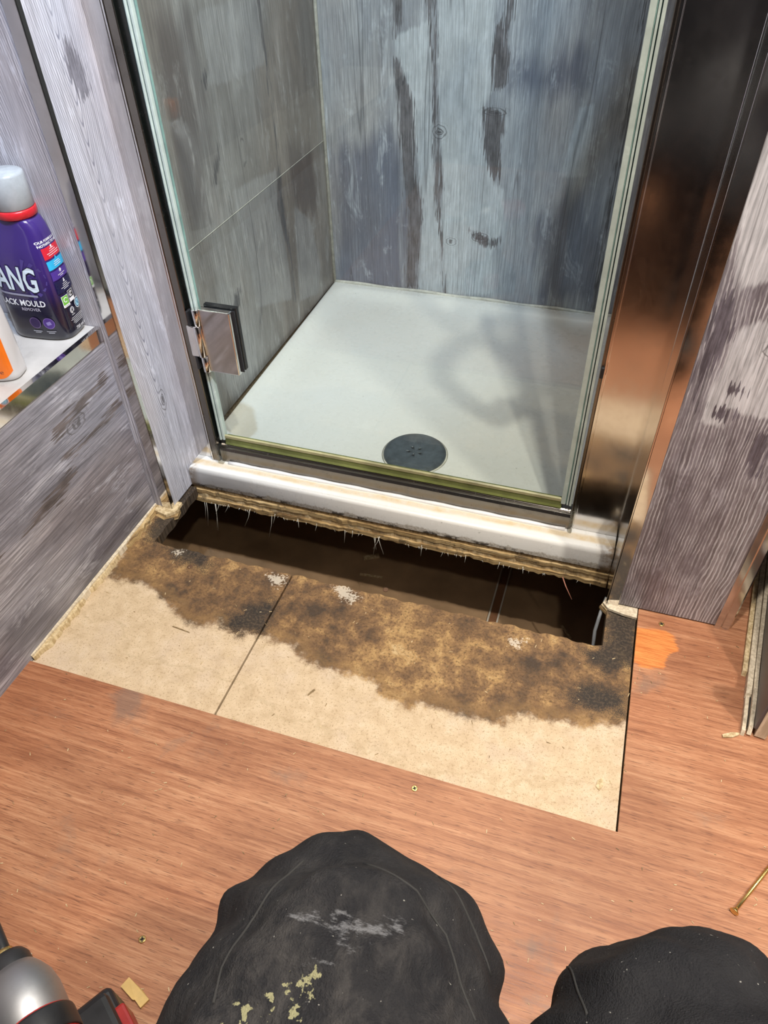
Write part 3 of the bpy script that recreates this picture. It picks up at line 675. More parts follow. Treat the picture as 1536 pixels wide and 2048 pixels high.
# end face of the alcove / front of the post
fa = wood_panel('wall_post_front', lines(LX - 0.22, PX - 0.019, 0.01), lines(0.001, CEIL, 0.015), lambda u, v: (u - LEAN * v * 0.8, 0.816, v), (0, -1, 0), 0.012, WOOD_POST, None, {}, (), along='v', seed=1.0)
tag(fa, 'pale blue-grey wood strip beside the mirror trim at the end of the shelf', kind='structure')
ps = wood_panel('wall_post_side', lines(0.820, 0.935, 0.006), lines(0.001, CEIL, 0.012), lambda u, v: (PX - LEAN * v, u, v), (1, 0, 0), 0.013, WOOD_POST, None,
    {'dark': POST_DARK}, [(0.873, 0.20, 0.006, 0.012)], along='v')
tag(ps, 'pale grey wood panel between the corner trim and the shower door', kind='structure')
def leaned(o, k):
    for v in o.data.vertices: v.co.x += k * v.co.z
    return o
t1 = empty('trim_1', (0, 0, 0)); tag(t1, 'tall mirror-finish corner trim on the post left of the shower', kind='structure')
leaned(box('front_flange', PX - 0.0185, PX + 0.0012, 0.8135, 0.8155, 0.0, CEIL, CHROME, t1, 0.0004, 1), -LEAN)
leaned(box('side_flange', PX - 0.0005, PX + 0.0012, 0.8135, 0.8225, 0.0, CEIL, CHROME_J, t1, 0.0004, 1), -LEAN)

# --- shower enclosure walls
SX, BY, RX = -0.7075, 1.69, 0.094
JZ = 0.381
sw = empty('wall_shower_left', (0, 0, 0)); tag(sw, 'brown-grey wood panelling on the left inside the shower', kind='structure')
for (z0, z1, sd) in ((0.036, JZ - 0.0003, 0.0), (JZ + 0.0003, CEIL, 0.0)):
    wood_panel('wall_panel', lines(0.935, BY, 0.012), lines(z0, z1, 0.012), lambda u, v: (SX, u, v), (1, 0, 0), 0.012, WOOD_SHOW, sw, {'dark': SHOW_DARK, 'light': SHOW_LIGHT, 'navy': SHOW_NAVY},
               [(1.30, 0.47, 0.006, 0.018), (1.22, 0.40, 0.004, 0.012)], along='v', seed=sd)
box('joint_bead', SX - 0.010, SX + 0.0008, 0.94, BY, JZ - 0.0003, JZ + 0.0003, SILICONE, sw)
wbk = wood_panel('wall_shower_back', lines(SX, RX, 0.009), lines(0.036, CEIL, 0.009), lambda u, v: (u, BY, v), (0, -1, 0), 0.012, WOOD_BACK, None, {'dark': BACK_DARK, 'light': BACK_LIGHT, 'navy': BACK_NAVY},
    [(-0.434, 0.416, 0.010, 0.009), (-0.398, 0.176, 0.009, 0.006), (-0.328, 0.193, 0.013, 0.007), (-0.315, 0.462, 0.016, 0.005)], along='v')
tag(wbk, 'blue-grey weathered wood panel at the back of the shower', kind='structure')
# right partition
pr_ = empty('wall_right', (0, 0, 0)); tag(pr_, 'partition of purple-grey wood panel right of the shower door', kind='structure')
box('partition_core', RX, 0.252, FY + 0.012, 1.75, 0.0, CEIL, plain('partition_inside', (0.30, 0.30, 0.32), 0.6), pr_)
wood_panel('front_panel', lines(0.0985, 0.2405, 0.006), lines(0.003, CEIL, 0.009), lambda u, v: (u + 0.011 * v, FY, v), (0, -1, 0), 0.010, WOOD_RIGHT, pr_, {'dark': RIGHT_DARK, 'light': RIGHT_LIGHT}, [(0.178, 0.465, 0.009, 0.006)], along='v')
t2 = empty('trim_2', (0, 0, 0)); tag(t2, 'tall polished corner trim between the door jamb and the purple-grey panel', kind='structure')
leaned(box('front_flange', 0.0805, 0.0985, FY - 0.0025, FY + 0.001, -0.001, CEIL, CHROME, t2, 0.0004, 1), 0.011)
leaned(box('side_return', 0.0795, 0.0825, FY - 0.0025, 0.90, -0.001, CEIL, CHROME_J, t2, 0.0004, 1), 0.009)
leaned(box('inner_return', 0.0805, 0.0875, 0.90, 0.934, 0.0405, CEIL, CHROME_J, t2, 0.0004, 1), 0.006)
leaned(box('shadow_gap', 0.0983, 0.0989, FY - 0.001, FY + 0.004, 0.0, CEIL, BLACK_RUB, t2), 0.011)
t3 = empty('trim_3', (0, 0, 0)); tag(t3, 'brown-tinted metal end profile on the right edge of the partition', kind='structure')
leaned(extrude_x('outer_strip', [(0.2405, FY - 0.004), (0.2485, FY - 0.004), (0.2485, FY + 0.012), (0.2405, FY + 0.012)], 0.0, CEIL, CHROME_J, t3, axis='z'), 0.011)
leaned(extrude_x('groove', [(0.2485, FY + 0.001), (0.2515, FY + 0.001), (0.2515, FY + 0.012), (0.2485, FY + 0.012)], 0.0, CEIL, CHROME_J, t3, axis='z'), 0.011)
leaned(extrude_x('end_cap', [(0.2515, FY - 0.002), (0.2615, FY - 0.002), (0.2640, FY + 0.001), (0.2640, FY + 0.06), (0.2515, FY + 0.06)], 0.0, CEIL, CHROME_J, t3, axis='z'), 0.011)

# --- rest of the little room (seen only in reflections and by the light it returns)
REAR_DARK = plain('rear_wall_dark', (0.012, 0.015, 0.025), 0.7)  # unseen rear wall coloured dark so the jamb reflects darkness
def room_wall(name, us, vs_, place, nrm, lab, seed, mat=None):
    tag(wood_panel(name, us, vs_, place, nrm, 0.02, mat or WOOD_ROOM, None, {}, (), 'v', seed=seed), lab, kind='structure')
room_wall('wall_room_right', lines(-0.9, 1.9, 0.1), lines(0, CEIL, 0.1), lambda u, v: (1.35, u, v), (-1, 0, 0), 'grey wood wall at the far right of the room', 5.0)
room_wall('wall_room_rear', lines(LX - 0.23, 1.35, 0.1), lines(0, CEIL, 0.1), lambda u, v: (u, -0.9, v), (0, 1, 0), 'unseen rear wall coloured dark navy to darken the jamb reflections', 6.0, REAR_DARK)
room_wall('wall_room_end', lines(0.25, 1.35, 0.1), lines(0, CEIL, 0.1), lambda u, v: (u, 1.9, v), (0, -1, 0), 'grey wood wall at the end of the passage', 7.0)
room_wall('wall_room_left', lines(-0.9, -0.6, 0.1), lines(0, CEIL, 0.1), lambda u, v: (LX - 0.0, u, v), (1, 0, 0), 'grey wood wall to the left behind the shelf section', 8.0)
ceil = box('ceiling', LX - 0.24, 1.36, -0.92, 1.92, CEIL, CEIL + 0.02, WHITE_C)
tag(ceil, 'white ceiling above the room', kind='structure')
EM = {}
for (xy, watts, colr, rad, where, aim) in LAMPS:
    t = empty('ceiling_light', (xy[0], xy[1], CEIL))
    tag(t, 'round ceiling downlight ' + where, 'ceiling light', 'ceiling downlights')
    bm = bmesh.new(); bm_lathe(bm, [(rad + 0.004, 0.0), (rad + 0.018, 0.0), (rad + 0.016, -0.006), (rad + 0.004, -0.004)], 32)
    bm_obj('rim', bm, CHROME_R, t)
    k = NT('lamp_lens'); e = k.n('ShaderNodeEmission'); e.inputs[1].default_value = 8.0
    k.put(e.inputs[0], k.mix(k.noise(k.obj(), 20), colr, tuple(q * 0.95 for q in colr))); k.t.links.new(e.outputs[0], k.out.inputs[0])
    bm = bmesh.new(); bm_lathe(bm, [(rad + 0.003, 0.0), (rad + 0.003, -0.002)], 32)
    bm_obj('lens', bm, k.m, t)
    if aim is None:
        ld = bpy.data.lights.new('lamp', 'AREA'); ld.shape = 'DISK'; ld.size = rad * 2
    else:
        ld = bpy.data.lights.new('lamp', 'SPOT'); ld.spot_size = math.radians(aim[1]); ld.spot_blend = 0.6; ld.shadow_soft_size = rad
    ld.energy = watts; ld.color = colr
    lo = bpy.data.objects.new('lamp', ld); link(lo, t); lo.location = (0, 0, -0.009 if aim is None else -0.03)
    if aim is not None:
        lo.rotation_euler = (Vector(aim[0]) - Vector((xy[0], xy[1], CEIL - 0.03))).to_track_quat('-Z', 'Y').to_euler()

# ------------------------------------------------------------------ shower tray
tray = empty('shower_tray', (-0.30, 0.888, 0)); tag(tray, 'white shower tray with grimy front lip behind the glass door', 'shower tray')
def rrect(x0, x1, y0, y1, r, n=6):
    pts = []
    for (cx_, cy_, a0) in ((x1 - r, y1 - r, 0), (x0 + r, y1 - r, 90), (x0 + r, y0 + r, 180), (x1 - r, y0 + r, 270)):
        for q in range(n + 1):
            a = math.radians(a0 + 90 * q / n)
            pts.append((cx_ + r * math.cos(a), cy_ + r * math.sin(a)))
    return pts
TX = (PX + 0.0005, RX - 0.0145, 0.888, BY - 0.0005)
def tray_ring(i, z, r, ix0=0, ix1=0, iy0=0, iy1=0):
    return [(x, y, z) for x, y in rrect(-0.7065 + ix0 + i, RX - 0.001 - ix1 - i, 0.888 + iy0 + i, BY - 0.001 - iy1 - i, r)]
IN = dict(ix0=0.016, ix1=0.03, iy0=0.078, iy1=0.022)
rings = [tray_ring(0, 0.0005, 0.003), tray_ring(0, 0.033, 0.003), tray_ring(0.0015, 0.0372, 0.004), tray_ring(0.004, 0.0392, 0.006), tray_ring(0.008, 0.040, 0.008),
         tray_ring(0, 0.040, 0.03, **IN), tray_ring(0.006, 0.0385, 0.034, **IN), tray_ring(0.012, 0.034, 0.036, **IN), tray_ring(0.022, 0.027, 0.04, **IN), tray_ring(0.038, 0.0235, 0.04, **IN), tray_ring(0.07, 0.0222, 0.04, **IN)]
n = len(rings[0])
# the tray narrows where the lip runs between the side panels
def squeeze(p):
    x, y, z = p
    if y < 0.934: x = min(max(x, PX + 0.0008), 0.0788)
    return (x, y, z)
vts = [squeeze(p) for r in rings for p in r]; fcs = []
for a in range(len(rings) - 1):
    for q in range(n): fcs.append((a * n + q, a * n + (q + 1) % n, (a + 1) * n + (q + 1) % n, (a + 1) * n + q))
fcs.append(tuple((len(rings) - 1) * n + q for q in range(n)))
ob = mesh_obj('basin', vts, fcs, TRAY, None, True)
def reparent(o, par):
    bpy.context.view_layer.update()
    o.parent = par
    o.matrix_parent_inverse = par.matrix_world.inverted()
    return o
ob.parent = tray; ob.location = (0.30, -0.888, 0)
# object-space pattern uses the untranslated coordinates of this mesh
def boolean_cut(base, cutter):
    md = base.modifiers.new('cut', 'BOOLEAN'); md.operation = 'DIFFERENCE'; md.object = cutter; md.solver = 'EXACT'
    dg = bpy.context.evaluated_depsgraph_get()
    me = bpy.data.meshes.new_from_object(base.evaluated_get(dg))
    base.modifiers.clear(); base.data = me
    bpy.data.objects.remove(cutter)
bm = bmesh.new(); bm_lathe(bm, [(0.055, 0.0), (0.0595, 0.0005), (0.060, 0.003), (0.0585, 0.0052), (0.050, 0.0062), (0.02, 0.0068), (0.0005, 0.0069)], 64)
dr = bm_obj('drain_cover', bm, DRAIN_M, None)
bm = bmesh.new()
for q in range(5):
    a = math.radians(90 + 72 * q + 180)
    bm_lathe(bm, [(0.0028, 0.003), (0.0028, 0.02)], 14, 0, Matrix.Translation((0.0115 * math.cos(a), 0.0115 * math.sin(a), 0)))
boolean_cut(dr, bm_obj('tmp', bm, BLACK_RUB, None))
dr.parent = tray; dr.location = (-0.306 + 0.30, 1.068 - 0.888, 0.0224)
for q in range(5):
    a = math.radians(90 + 72 * q + 180)
    bm = bmesh.new(); bm_lathe(bm, [(0.0027, 0.0031), (0.0027, 0.0062)], 14, 0, Matrix.Translation((0.0115 * math.cos(a), 0.0115 * math.sin(a), 0)))
    bm_obj('hole_dark_disc', bm, BLACK_RUB, dr)  # black discs stand in for the dark inside the shallow holes
dr['label'] = 'dark grey round drain cover with five small holes'
bm = bmesh.new(); bm_lathe(bm, [(0.0605, 0.0), (0.0635, 0.0004), (0.0605, 0.0012)], 48)
sl = bm_obj('drain_flange', bm, SILICONE, tray); sl.location = (-0.006, 0.18, 0.0222)
def part_of(o, root):
    o.parent = root; o.location = (-root.location[0], -root.location[1], -root.location[2]); return o
# sealant beads
bm = bmesh.new()
bm_tube(bm, [(SX + 0.003, BY - 0.003, 0.04), (SX + 0.003, BY - 0.003, CEIL)], 0.0042, 8)
part_of(bm_obj('corner_sealant', bm, SILICONE, None), tray)
bm = bmesh.new()
pts = [(x, BY - 0.003, 0.0405 + 0.0012 * math.sin(x * 37)) for x in np.linspace(SX + 0.002, RX - 0.004, 30)]
bm_tube(bm, pts, 0.0042, 8)
part_of(bm_obj('back_sealant', bm, SILICONE, None), tray)
# ------------------------------------------------------------------ door frame and glass door
GY = 0.940
fr = empty('shower_enclosure', (-0.30, 0.93, 0.0405)); tag(fr, 'dull chrome shower enclosure surround with sill rail and side jambs', 'shower enclosure')
part_of(extrude_x('sill_rail', [(0.9255, 0.0405), (0.9255, 0.0655), (0.9285, 0.0700), (0.9330, 0.0715), (0.9330, 0.0735), (0.9355, 0.0750), (0.9500, 0.0750), (0.9550, 0.0700), (0.9550, 0.0405)], -0.640, 0.001, CHROME_R), fr)
bm = bmesh.new()
bm_tube(bm, [(x, 0.9225, 0.0408) for x in np.linspace(-0.625, -0.004, 40)], [0.0036 + 0.0006 * math.sin(i * 1.3) for i in range(40)], 8)
part_of(bm_obj('sill_sealant', bm, plain('white_silicone', (0.80, 0.79, 0.78), 0.25, 0, 0.03), None), fr)
# left jamb: plate, raised bead and channel
jl = empty('left_jamb'); part_of(jl, fr)
leaned(box('plate', -0.7065, -0.6560, 0.930, 0.9345, 0.0405, CEIL, CHROME_J, jl, 0.0006), -LEAN)
leaned(box('fold_line', -0.6665, -0.6650, 0.9290, 0.9312, 0.0405, CEIL, CHROME_J, jl, 0.0004), -LEAN)
leaned(box('channel', -0.6560, -0.6425, 0.923, 0.957, 0.0405, CEIL, CHROME_R, jl, 0.0012), -LEAN)
leaned(box('channel_lip', -0.6572, -0.6558, 0.9215, 0.932, 0.0405, CEIL, STEEL, jl, 0.0004), -LEAN)
jr = empty('right_jamb'); part_of(jr, fr)
box('plate', 0.0050, 0.0880, 0.930, 0.9345, 0.0405, CEIL, CHROME_J, jr, 0.0006)
box('fold_line', 0.0085, 0.0100, 0.9290, 0.9312, 0.0405, CEIL, STEEL, jr, 0.0004)
box('channel', 0.0003, 0.0050, 0.926, 0.957, 0.0405, CEIL, CHROME_R, jr, 0.0010)
for (x0, x1, z1) in ((-0.6440, -0.6330, 0.083), (0.0012, 0.0072, 0.082)):
    part_of(box('clear_end_stop', x0, x1, 0.916, 0.9255, 0.0405, z1, CLEAR, None, 0.0015), fr)

door = empty('shower_door', (-0.63, GY, 0.0755)); tag(door, 'hinged clear glass shower door with green bottom seal', 'shower door')
pane = box('glass_pane', -0.6300, -0.0165, GY - 0.003, GY + 0.003, 0.0875, 1.93, GLASS, None, 0.0003, 1)
pane.data.materials.append(GLASS_EDGE)
for p in pane.data.polygons:
    if abs(p.normal.y) < 0.5: p.material_index = 1
leaned(pane, 0.0); part_of(pane, door)
# left edge: dark and pale seal fins
es = empty('hinge_side_seal'); part_of(es, door)
leaned(box('dark_fin', -0.6420, -0.6385, GY - 0.006, GY + 0.006, 0.0860, 1.93, SEAL_DARK, es, 0.0006), -0.004)
leaned(box('pale_fin', -0.6385, -0.6350, GY - 0.010, GY + 0.004, 0.0860, 1.93, SEAL_PALE, es, 0.001), -0.004)
leaned(box('dark_fin', -0.6350, -0.6335, GY - 0.007, GY + 0.004, 0.0860, 1.93, SEAL_DARK, es, 0.0004), -0.004)
leaned(box('pale_fin', -0.6335, -0.6290, GY - 0.0085, GY + 0.004, 0.0860, 1.93, SEAL_PALE, es, 0.001), -0.004)
rs = empty('closing_side_seal'); part_of(rs, door)
for (x0, x1, yf, m) in ((-0.0180, -0.0108, GY - 0.0075, SEAL_PALE), (-0.0108, -0.0090, GY - 0.0055, GLASS_EDGE), (-0.0090, -0.0062, GY - 0.0085, SEAL_PALE), (-0.0062, -0.0048, GY - 0.0055, SEAL_DARK), (-0.0048, -0.0008, GY - 0.0095, SEAL_PALE)):
    leaned(box('seal_rib', x0, x1, yf, GY + 0.006, 0.0860, 1.93, m, rs, 0.0008), -0.008)
bs = empty('bottom_seal'); part_of(bs, door)
extrude_x('seal_body', [(0.9345, 0.0805), (0.9345, 0.0900), (0.9465, 0.0900), (0.9465, 0.0805)], -0.6300, -0.0170, SEAL_OLIVE, bs)
extrude_x('upper_bead', [(0.9335, 0.0900), (0.9335, 0.0950), (0.9368, 0.0962), (0.9369, 0.0900)], -0.6300, -0.0170, SEAL_OLIVE2, bs)
extrude_x('drip_fin', [(0.9325, 0.0765), (0.9345, 0.0805), (0.9400, 0.0805), (0.9400, 0.0765)], -0.6300, -0.0170, SEAL_OLIVE, bs)
extrude_x('inner_fin', [(0.9465, 0.0820), (0.9520, 0.0775), (0.9530, 0.0790), (0.9465, 0.0860)], -0.6300, -0.0170, SEAL_OLIVE2, bs)
# hinge
hg = empty('hinge'); part_of(hg, door); hg['label'] = 'polished chrome hinge clamped on the glass'
box('front_plate', -0.6265, -0.5690, 0.9235, 0.9345, 0.2385, 0.3515, STEEL, hg, 0.0016)
box('gasket', -0.6250, -0.5655, 0.9345, 0.9370, 0.2400, 0.3500, BLACK_RUB, hg)
box('rear_plate', -0.6245, -0.5665, 0.9430, 0.9520, 0.2385, 0.3515, BLACK_RUB, hg, 0.0012)
bm = bmesh.new(); bm_lathe(bm, [(0.0062, 0.2375), (0.0068, 0.2385), (0.0068, 0.2660), (0.0062, 0.2665)], 24, 0, Matrix.Translation((-0.6290, 0.9245, 0)))
bm_obj('knuckle', bm, STEEL, hg)
bm = bmesh.new(); bm_lathe(bm, [(0.0062, 0.3235), (0.0068, 0.3240), (0.0068, 0.3505), (0.0062, 0.3515)], 24, 0, Matrix.Translation((-0.6290, 0.9245, 0)))
bm_obj('knuckle', bm, STEEL, hg)
bm = bmesh.new(); bm_lathe(bm, [(0.0064, 0.2668), (0.0070, 0.2675), (0.0070, 0.3225), (0.0064, 0.3233)], 24, 0, Matrix.Translation((-0.6310, 0.9230, 0)))
bm_obj('middle_knuckle', bm, STEEL, hg)
box('wall_leaf', -0.6480, -0.6320, 0.9175, 0.9250, 0.2675, 0.3225, STEEL, hg, 0.0014)
box('leaf_block', -0.6440, -0.6400, 0.9180, 0.9300, 0.2420, 0.2675, BLACK_RUB, hg, 0.001)
box('leaf_block', -0.6440, -0.6400, 0.9180, 0.9300, 0.3225, 0.3480, BLACK_RUB, hg, 0.001)
# loop handle, unseen, added and shaped to cast the looped shadow on the tray
bm = bmesh.new()
pts = [(-0.052, 0.895, 0.92), (-0.085, 0.895, 1.00), (-0.100, 0.895, 1.07), (-0.092, 0.895, 1.15), (-0.060, 0.895, 1.24), (-0.035, 0.895, 1.24), (-0.012, 0.895, 1.17), (-0.006, 0.895, 1.08), (-0.022, 0.895, 0.99), (-0.052, 0.895, 0.92)]
bm_tube(bm, pts, 0.013, 10)
for z, x in ((0.92, -0.052), (1.24, -0.047)): bm_tube(bm, [(x, 0.895, z), (x, 0.938, z)], 0.012, 10)
part_of(bm_obj('added_loop_handle', bm, STEEL, None), door)
box('latch_bumper', 0.0010, 0.0060, 0.9215, 0.9275, 0.335, 0.352, BLACK_RUB, jr, 0.001)

# ------------------------------------------------------------------ cable in the hole
tag(tube('cable', [(0.0805, 0.832, -0.002), (0.0760, 0.815, -0.020), (0.0735, 0.80, -0.050), (0.0770, 0.785, -0.085), (0.0760, 0.775, -0.12), (0.066, 0.765, -0.16), (0.045, 0.76, -0.2815)], 0.0028, GREY_PVC, None, 10),
    'thin grey cable hanging into the right end of the hole', 'cable')

# ------------------------------------------------------------------ broken panels standing on the right
k_ = wood_mat('laminate_offcut', (0.22, 0.21, 0.23), (0.32, 0.31, 0.33), (0.42, 0.41, 0.43), (0.16, 0.15, 0.16), (0.2, 0.2, 0.22), (0.5, 0.5, 0.52), 0.8, streak=0.35)
off = empty('panel_offcut', (0.274, 0.637, 0.0)); tag(off, 'broken offcut of laminated panel standing at the right edge', 'panel offcut')
def slab(name, prof, x0, x1, mat):
    """profile in (length, height); thickness x0..x1, before the tilt of the offcut"""
    x0, x1 = x0 * 1.6 - 0.004, x1 * 1.6 - 0.004
    nn = len(prof)
    vts = [(x0, a, b) for a, b in prof] + [(x1, a, b) for a, b in prof]
    o = mesh_obj(name, vts, [tuple(range(nn)), tuple(range(nn, 2 * nn))[::-1]] + [((i + 1) % nn, i, nn + i, nn + (i + 1) % nn) for i in range(nn)], mat, off)
    return o
off.rotation_euler = (0, 0, -0.118)
face = [(0.006, 0.016), (0.012, 0.15), (0.03, 0.15), (0.055, 0.075), (0.08, 0.07), (0.115, 0.22), (0.14, 0.55), (0.55, 0.55), (0.55, 0.010), (0.3, 0.013), (0.12, 0.016)]
slab('laminate_face', face, 0.010, 0.0125, k_)
core = [(0.004, 0.003), (0.010, 0.148), (0.03, 0.148), (0.055, 0.073), (0.08, 0.068), (0.115, 0.218), (0.14, 0.548), (0.55, 0.548), (0.55, 0.002), (0.2, 0.004), (0.09, 0.001)]
slab('ply_core', core, 0.0125, 0.021, RAW_PALE)
slab('ply_layer', [(0.002, 0.004), (0.010, 0.013), (0.05, 0.016), (0.11, 0.013), (0.25, 0.014), (0.55, 0.010), (0.55, 0.0), (0.1, 0.0), (0.004, 0.0)], 0.0065, 0.0098, RAW_PALE)
slab('ply_layer', [(0.060, 0.003), (0.064, 0.011), (0.12, 0.012), (0.3, 0.009), (0.55, 0.009), (0.55, 0.0), (0.062, 0.0)], 0.0015, 0.0060, RAW_PALE)
slab('ply_layer', [(0.000, 0.0), (0.004, 0.008), (0.03, 0.009), (0.075, 0.007), (0.078, 0.0)], 0.002, 0.0050, RAW_PALE)
slab('ply_layer', [(0.100, 0.0), (0.104, 0.007), (0.3, 0.008), (0.55, 0.008), (0.55, 0.0)], -0.003, 0.0010, RAW)
slab('dark_gap', [(0.012, 0.0), (0.014, 0.006), (0.06, 0.0085), (0.06, 0.0)], 0.0050, 0.0064, CAV_DARK)

# ------------------------------------------------------------------ bottles
def text_mesh(body, size, bold=0.0):
    cu = bpy.data.curves.new('t', 'FONT'); cu.body = body; cu.size = size; cu.align_x = 'CENTER'; cu.align_y = 'CENTER'
    cu.resolution_u = 2; cu.offset = bold
    o = bpy.data.objects.new('t', cu); COL.objects.link(o)
    dg = bpy.context.evaluated_depsgraph_get()
    me = bpy.data.meshes.new_from_object(o.evaluated_get(dg))
    vs_ = [tuple(v.co) for v in me.vertices]; fs = [tuple(p.vertices) for p in me.polygons]
    bpy.data.objects.remove(o); bpy.data.curves.remove(cu); bpy.data.meshes.remove(me)
    return vs_, fs
PRINT = {}
def ink(rgb):
    if rgb not in PRINT: PRINT[rgb] = plain('print_%02d' % len(PRINT), rgb, 0.3, 0, 0.02)
    return PRINT[rgb]
class Label:
    """flat print laid on a bottle face: maps (u,v) on the face to the bottle's surface"""
    def __init__(s, root, fn): s.root, s.fn, s.k = root, fn, 0
    def put(s, name, vs_, fs, rgb, cu, cv, rot=0.0):
        s.k += 1
        c, si = math.cos(rot), math.sin(rot)
        o = mesh_obj(name, [s.fn(cu + c * x - si * y, cv + si * x + c * y, 0.0003 + 0.00006 * s.k) for x, y, *_ in vs_], fs, ink(rgb), s.root)
        return o
    def text(s, body, size, rgb, cu, cv, rot=0.0, sx=1.0, bold=0.0):
        v, f = text_mesh(body, size, bold)
        s.put('printed_text', [(x * sx, y) for x, y, z in v], f, rgb, cu, cv, rot)
    def rect(s, w, h, rgb, cu, cv, rot=0.0, name='print_block'):
        nx = 8
        vs_ = [(-w / 2 + w * i / nx, y) for i in range(nx + 1) for y in (-h / 2, h / 2)]
        s.put(name, vs_, [(2 * i, 2 * i + 2, 2 * i + 3, 2 * i + 1) for i in range(nx)], rgb, cu, cv, rot)
    def disc(s, r, rgb, cu, cv, name='print_disc', r0=0.0, a0=0, a1=360):
        n_ = 28
        vs_ = []
        for i in range(n_ + 1):
            a = math.radians(a0 + (a1 - a0) * i / n_)
            vs_ += [(r0 * math.cos(a), r0 * math.sin(a)), (r * math.cos(a), r * math.sin(a))]
        s.put(name, vs_, [(2 * i, 2 * i + 1, 2 * i + 3, 2 * i + 2) for i in range(n_)], rgb, cu, cv)
    def poly(s, pts, rgb, cu, cv, name='print_shape'):
        s.put(name, pts, [tuple(range(len(pts)))], rgb, cu, cv)

def superellipse_body(name, prof, mat, parent, n=64, e=3.4):
    """prof: (z, half width x, half depth y, centre x)"""
    vts, fcs = [], []
    for (z, hx, hy, cx_) in prof:
        for q in range(n):
            a = 2 * math.pi * q / n
            c, s_ = math.cos(a), math.sin(a)
            vts.append((cx_ + hx * math.copysign(abs(c) ** (2 / e), c), hy * math.copysign(abs(s_) ** (2 / e), s_), z))
    for a in range(len(prof) - 1):
        for q in range(n): fcs.append((a * n + q, a * n + (q + 1) % n, (a + 1) * n + (q + 1) % n, (a + 1) * n + q))
    fcs.append(tuple(range(n))[::-1]); fcs.append(tuple((len(prof) - 1) * n + q for q in range(n)))
    return mesh_obj(name, vts, fcs, mat, parent, True)

def prof_at(prof, z):
    zs = [p[0] for p in prof]
    return [float(np.interp(z, zs, [p[i] for p in prof])) for i in (1, 2, 3)]

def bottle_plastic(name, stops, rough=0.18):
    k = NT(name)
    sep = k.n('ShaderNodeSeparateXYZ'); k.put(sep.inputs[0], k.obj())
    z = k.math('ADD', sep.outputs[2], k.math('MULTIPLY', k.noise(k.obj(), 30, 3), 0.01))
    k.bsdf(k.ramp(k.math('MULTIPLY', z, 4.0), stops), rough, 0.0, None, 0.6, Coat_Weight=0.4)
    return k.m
# purple bottle: printed from near black at the base to violet at the shoulder
PB = empty('cleaner_bottle', (-0.7935, 0.789, SH), math.radians(6)); tag(PB, 'purple black mould remover bottle with grey cap and red collar', 'bottle')
pprof = [(0.0, 0.044, 0.0270, 0), (0.003, 0.047, 0.0300, 0), (0.010, 0.048, 0.0310, 0), (0.06, 0.0475, 0.0305, 0), (0.11, 0.0470, 0.0296, 0), (0.135, 0.0455, 0.0280, 0), (0.150, 0.0425, 0.0240, 0.002), (0.160, 0.038, 0.0230, 0.004), (0.168, 0.032, 0.0220, 0.006), (0.173, 0.026, 0.021, 0.008)]
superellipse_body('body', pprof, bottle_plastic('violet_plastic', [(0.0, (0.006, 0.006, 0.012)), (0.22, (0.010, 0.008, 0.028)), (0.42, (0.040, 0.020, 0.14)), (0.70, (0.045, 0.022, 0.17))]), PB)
bm = bmesh.new(); bm_lathe(bm, [(0.0235, 0.172), (0.0265, 0.174), (0.0268, 0.182), (0.0255, 0.184)], 40, 0, Matrix.Translation((0.012, 0, 0)))
bm_obj('collar', bm, plain('red_collar', (0.62, 0.02, 0.03), 0.3), PB)
bm = bmesh.new(); bm_lathe(bm, [(0.0245, 0.184), (0.0258, 0.185), (0.0250, 0.224), (0.0238, 0.2275), (0.0200, 0.2290), (0.001, 0.2295)], 40, 0, Matrix.Translation((0.012, 0, 0)))
bm_obj('cap', bm, plain('grey_cap', (0.42, 0.46, 0.49), 0.22), PB)
def side_fn(u, v, off_):
    hx, hy, cx_ = prof_at(pprof, v)
    t = max(-0.98, min(0.98, u / hy))
    x = hx * (1 - abs(t) ** 3.4) ** (1 / 3.4)
    return (cx_ + x + off_, u, v)
def front_fn(u, v, off_):
    hx, hy, cx_ = prof_at(pprof, v)
    t = max(-0.98, min(0.98, (u - cx_) / hx))
    return (u, -hy * (1 - abs(t) ** 3.4) ** (1 / 3.4) - off_, v)
L = Label(PB, side_fn)
W = (0.85, 0.85, 0.87)
L.text('OUR FORMULA HAS', 0.0047, W, 0, 0.1420, bold=0.0001); L.text('NOTHING TO HIDE', 0.0047, W, 0, 0.1372, bold=0.0001)
L.rect(0.037, 0.0155, (0.62, 0.02, 0.04), 0, 0.1260); L.disc(0.0018, W, 0, 0.1325)
for i in range(4): L.rect((0.010, 0.014, 0.026, 0.022)[i], 0.0007, W, 0, 0.1300 - i * 0.0026, name='small_print')
L.rect(0.037, 0.0125, (0.03, 0.42, 0.72), 0, 0.1095); L.poly([(-0.0022, 0), (0.0022, 0), (0, 0.0045)], (0.03, 0.42, 0.72), 0, 0.1155)
for i in range(3): L.rect((0.012, 0.016, 0.015)[i], 0.0007, W, 0, 0.1120 - i * 0.0024, name='small_print')
L.rect(0.037, 0.0125, (0.075, 0.035, 0.27), 0, 0.0945)
for a in range(3): L.rect(0.0055, 0.0012, W, 0, 0.0985, math.radians(60 * a), 'flower_mark')
for i in range(2): L.rect((0.016, 0.008)[i], 0.0007, W, 0, 0.0935 - i * 0.0022, name='small_print')
L.rect(0.037, 0.0175, (0.012, 0.012, 0.055), 0, 0.0775)
L.poly([(-0.0022, 0), (0.0022, 0), (0.0009, 0.003), (0.0009, 0.0048), (-0.0009, 0.0048), (-0.0009, 0.003)], W, 0, 0.0815)
for i in range(4): L.rect((0.010, 0.012, 0.022, 0.012)[i], 0.0007, W, 0, 0.0795 - i * 0.0024, name='small_print')
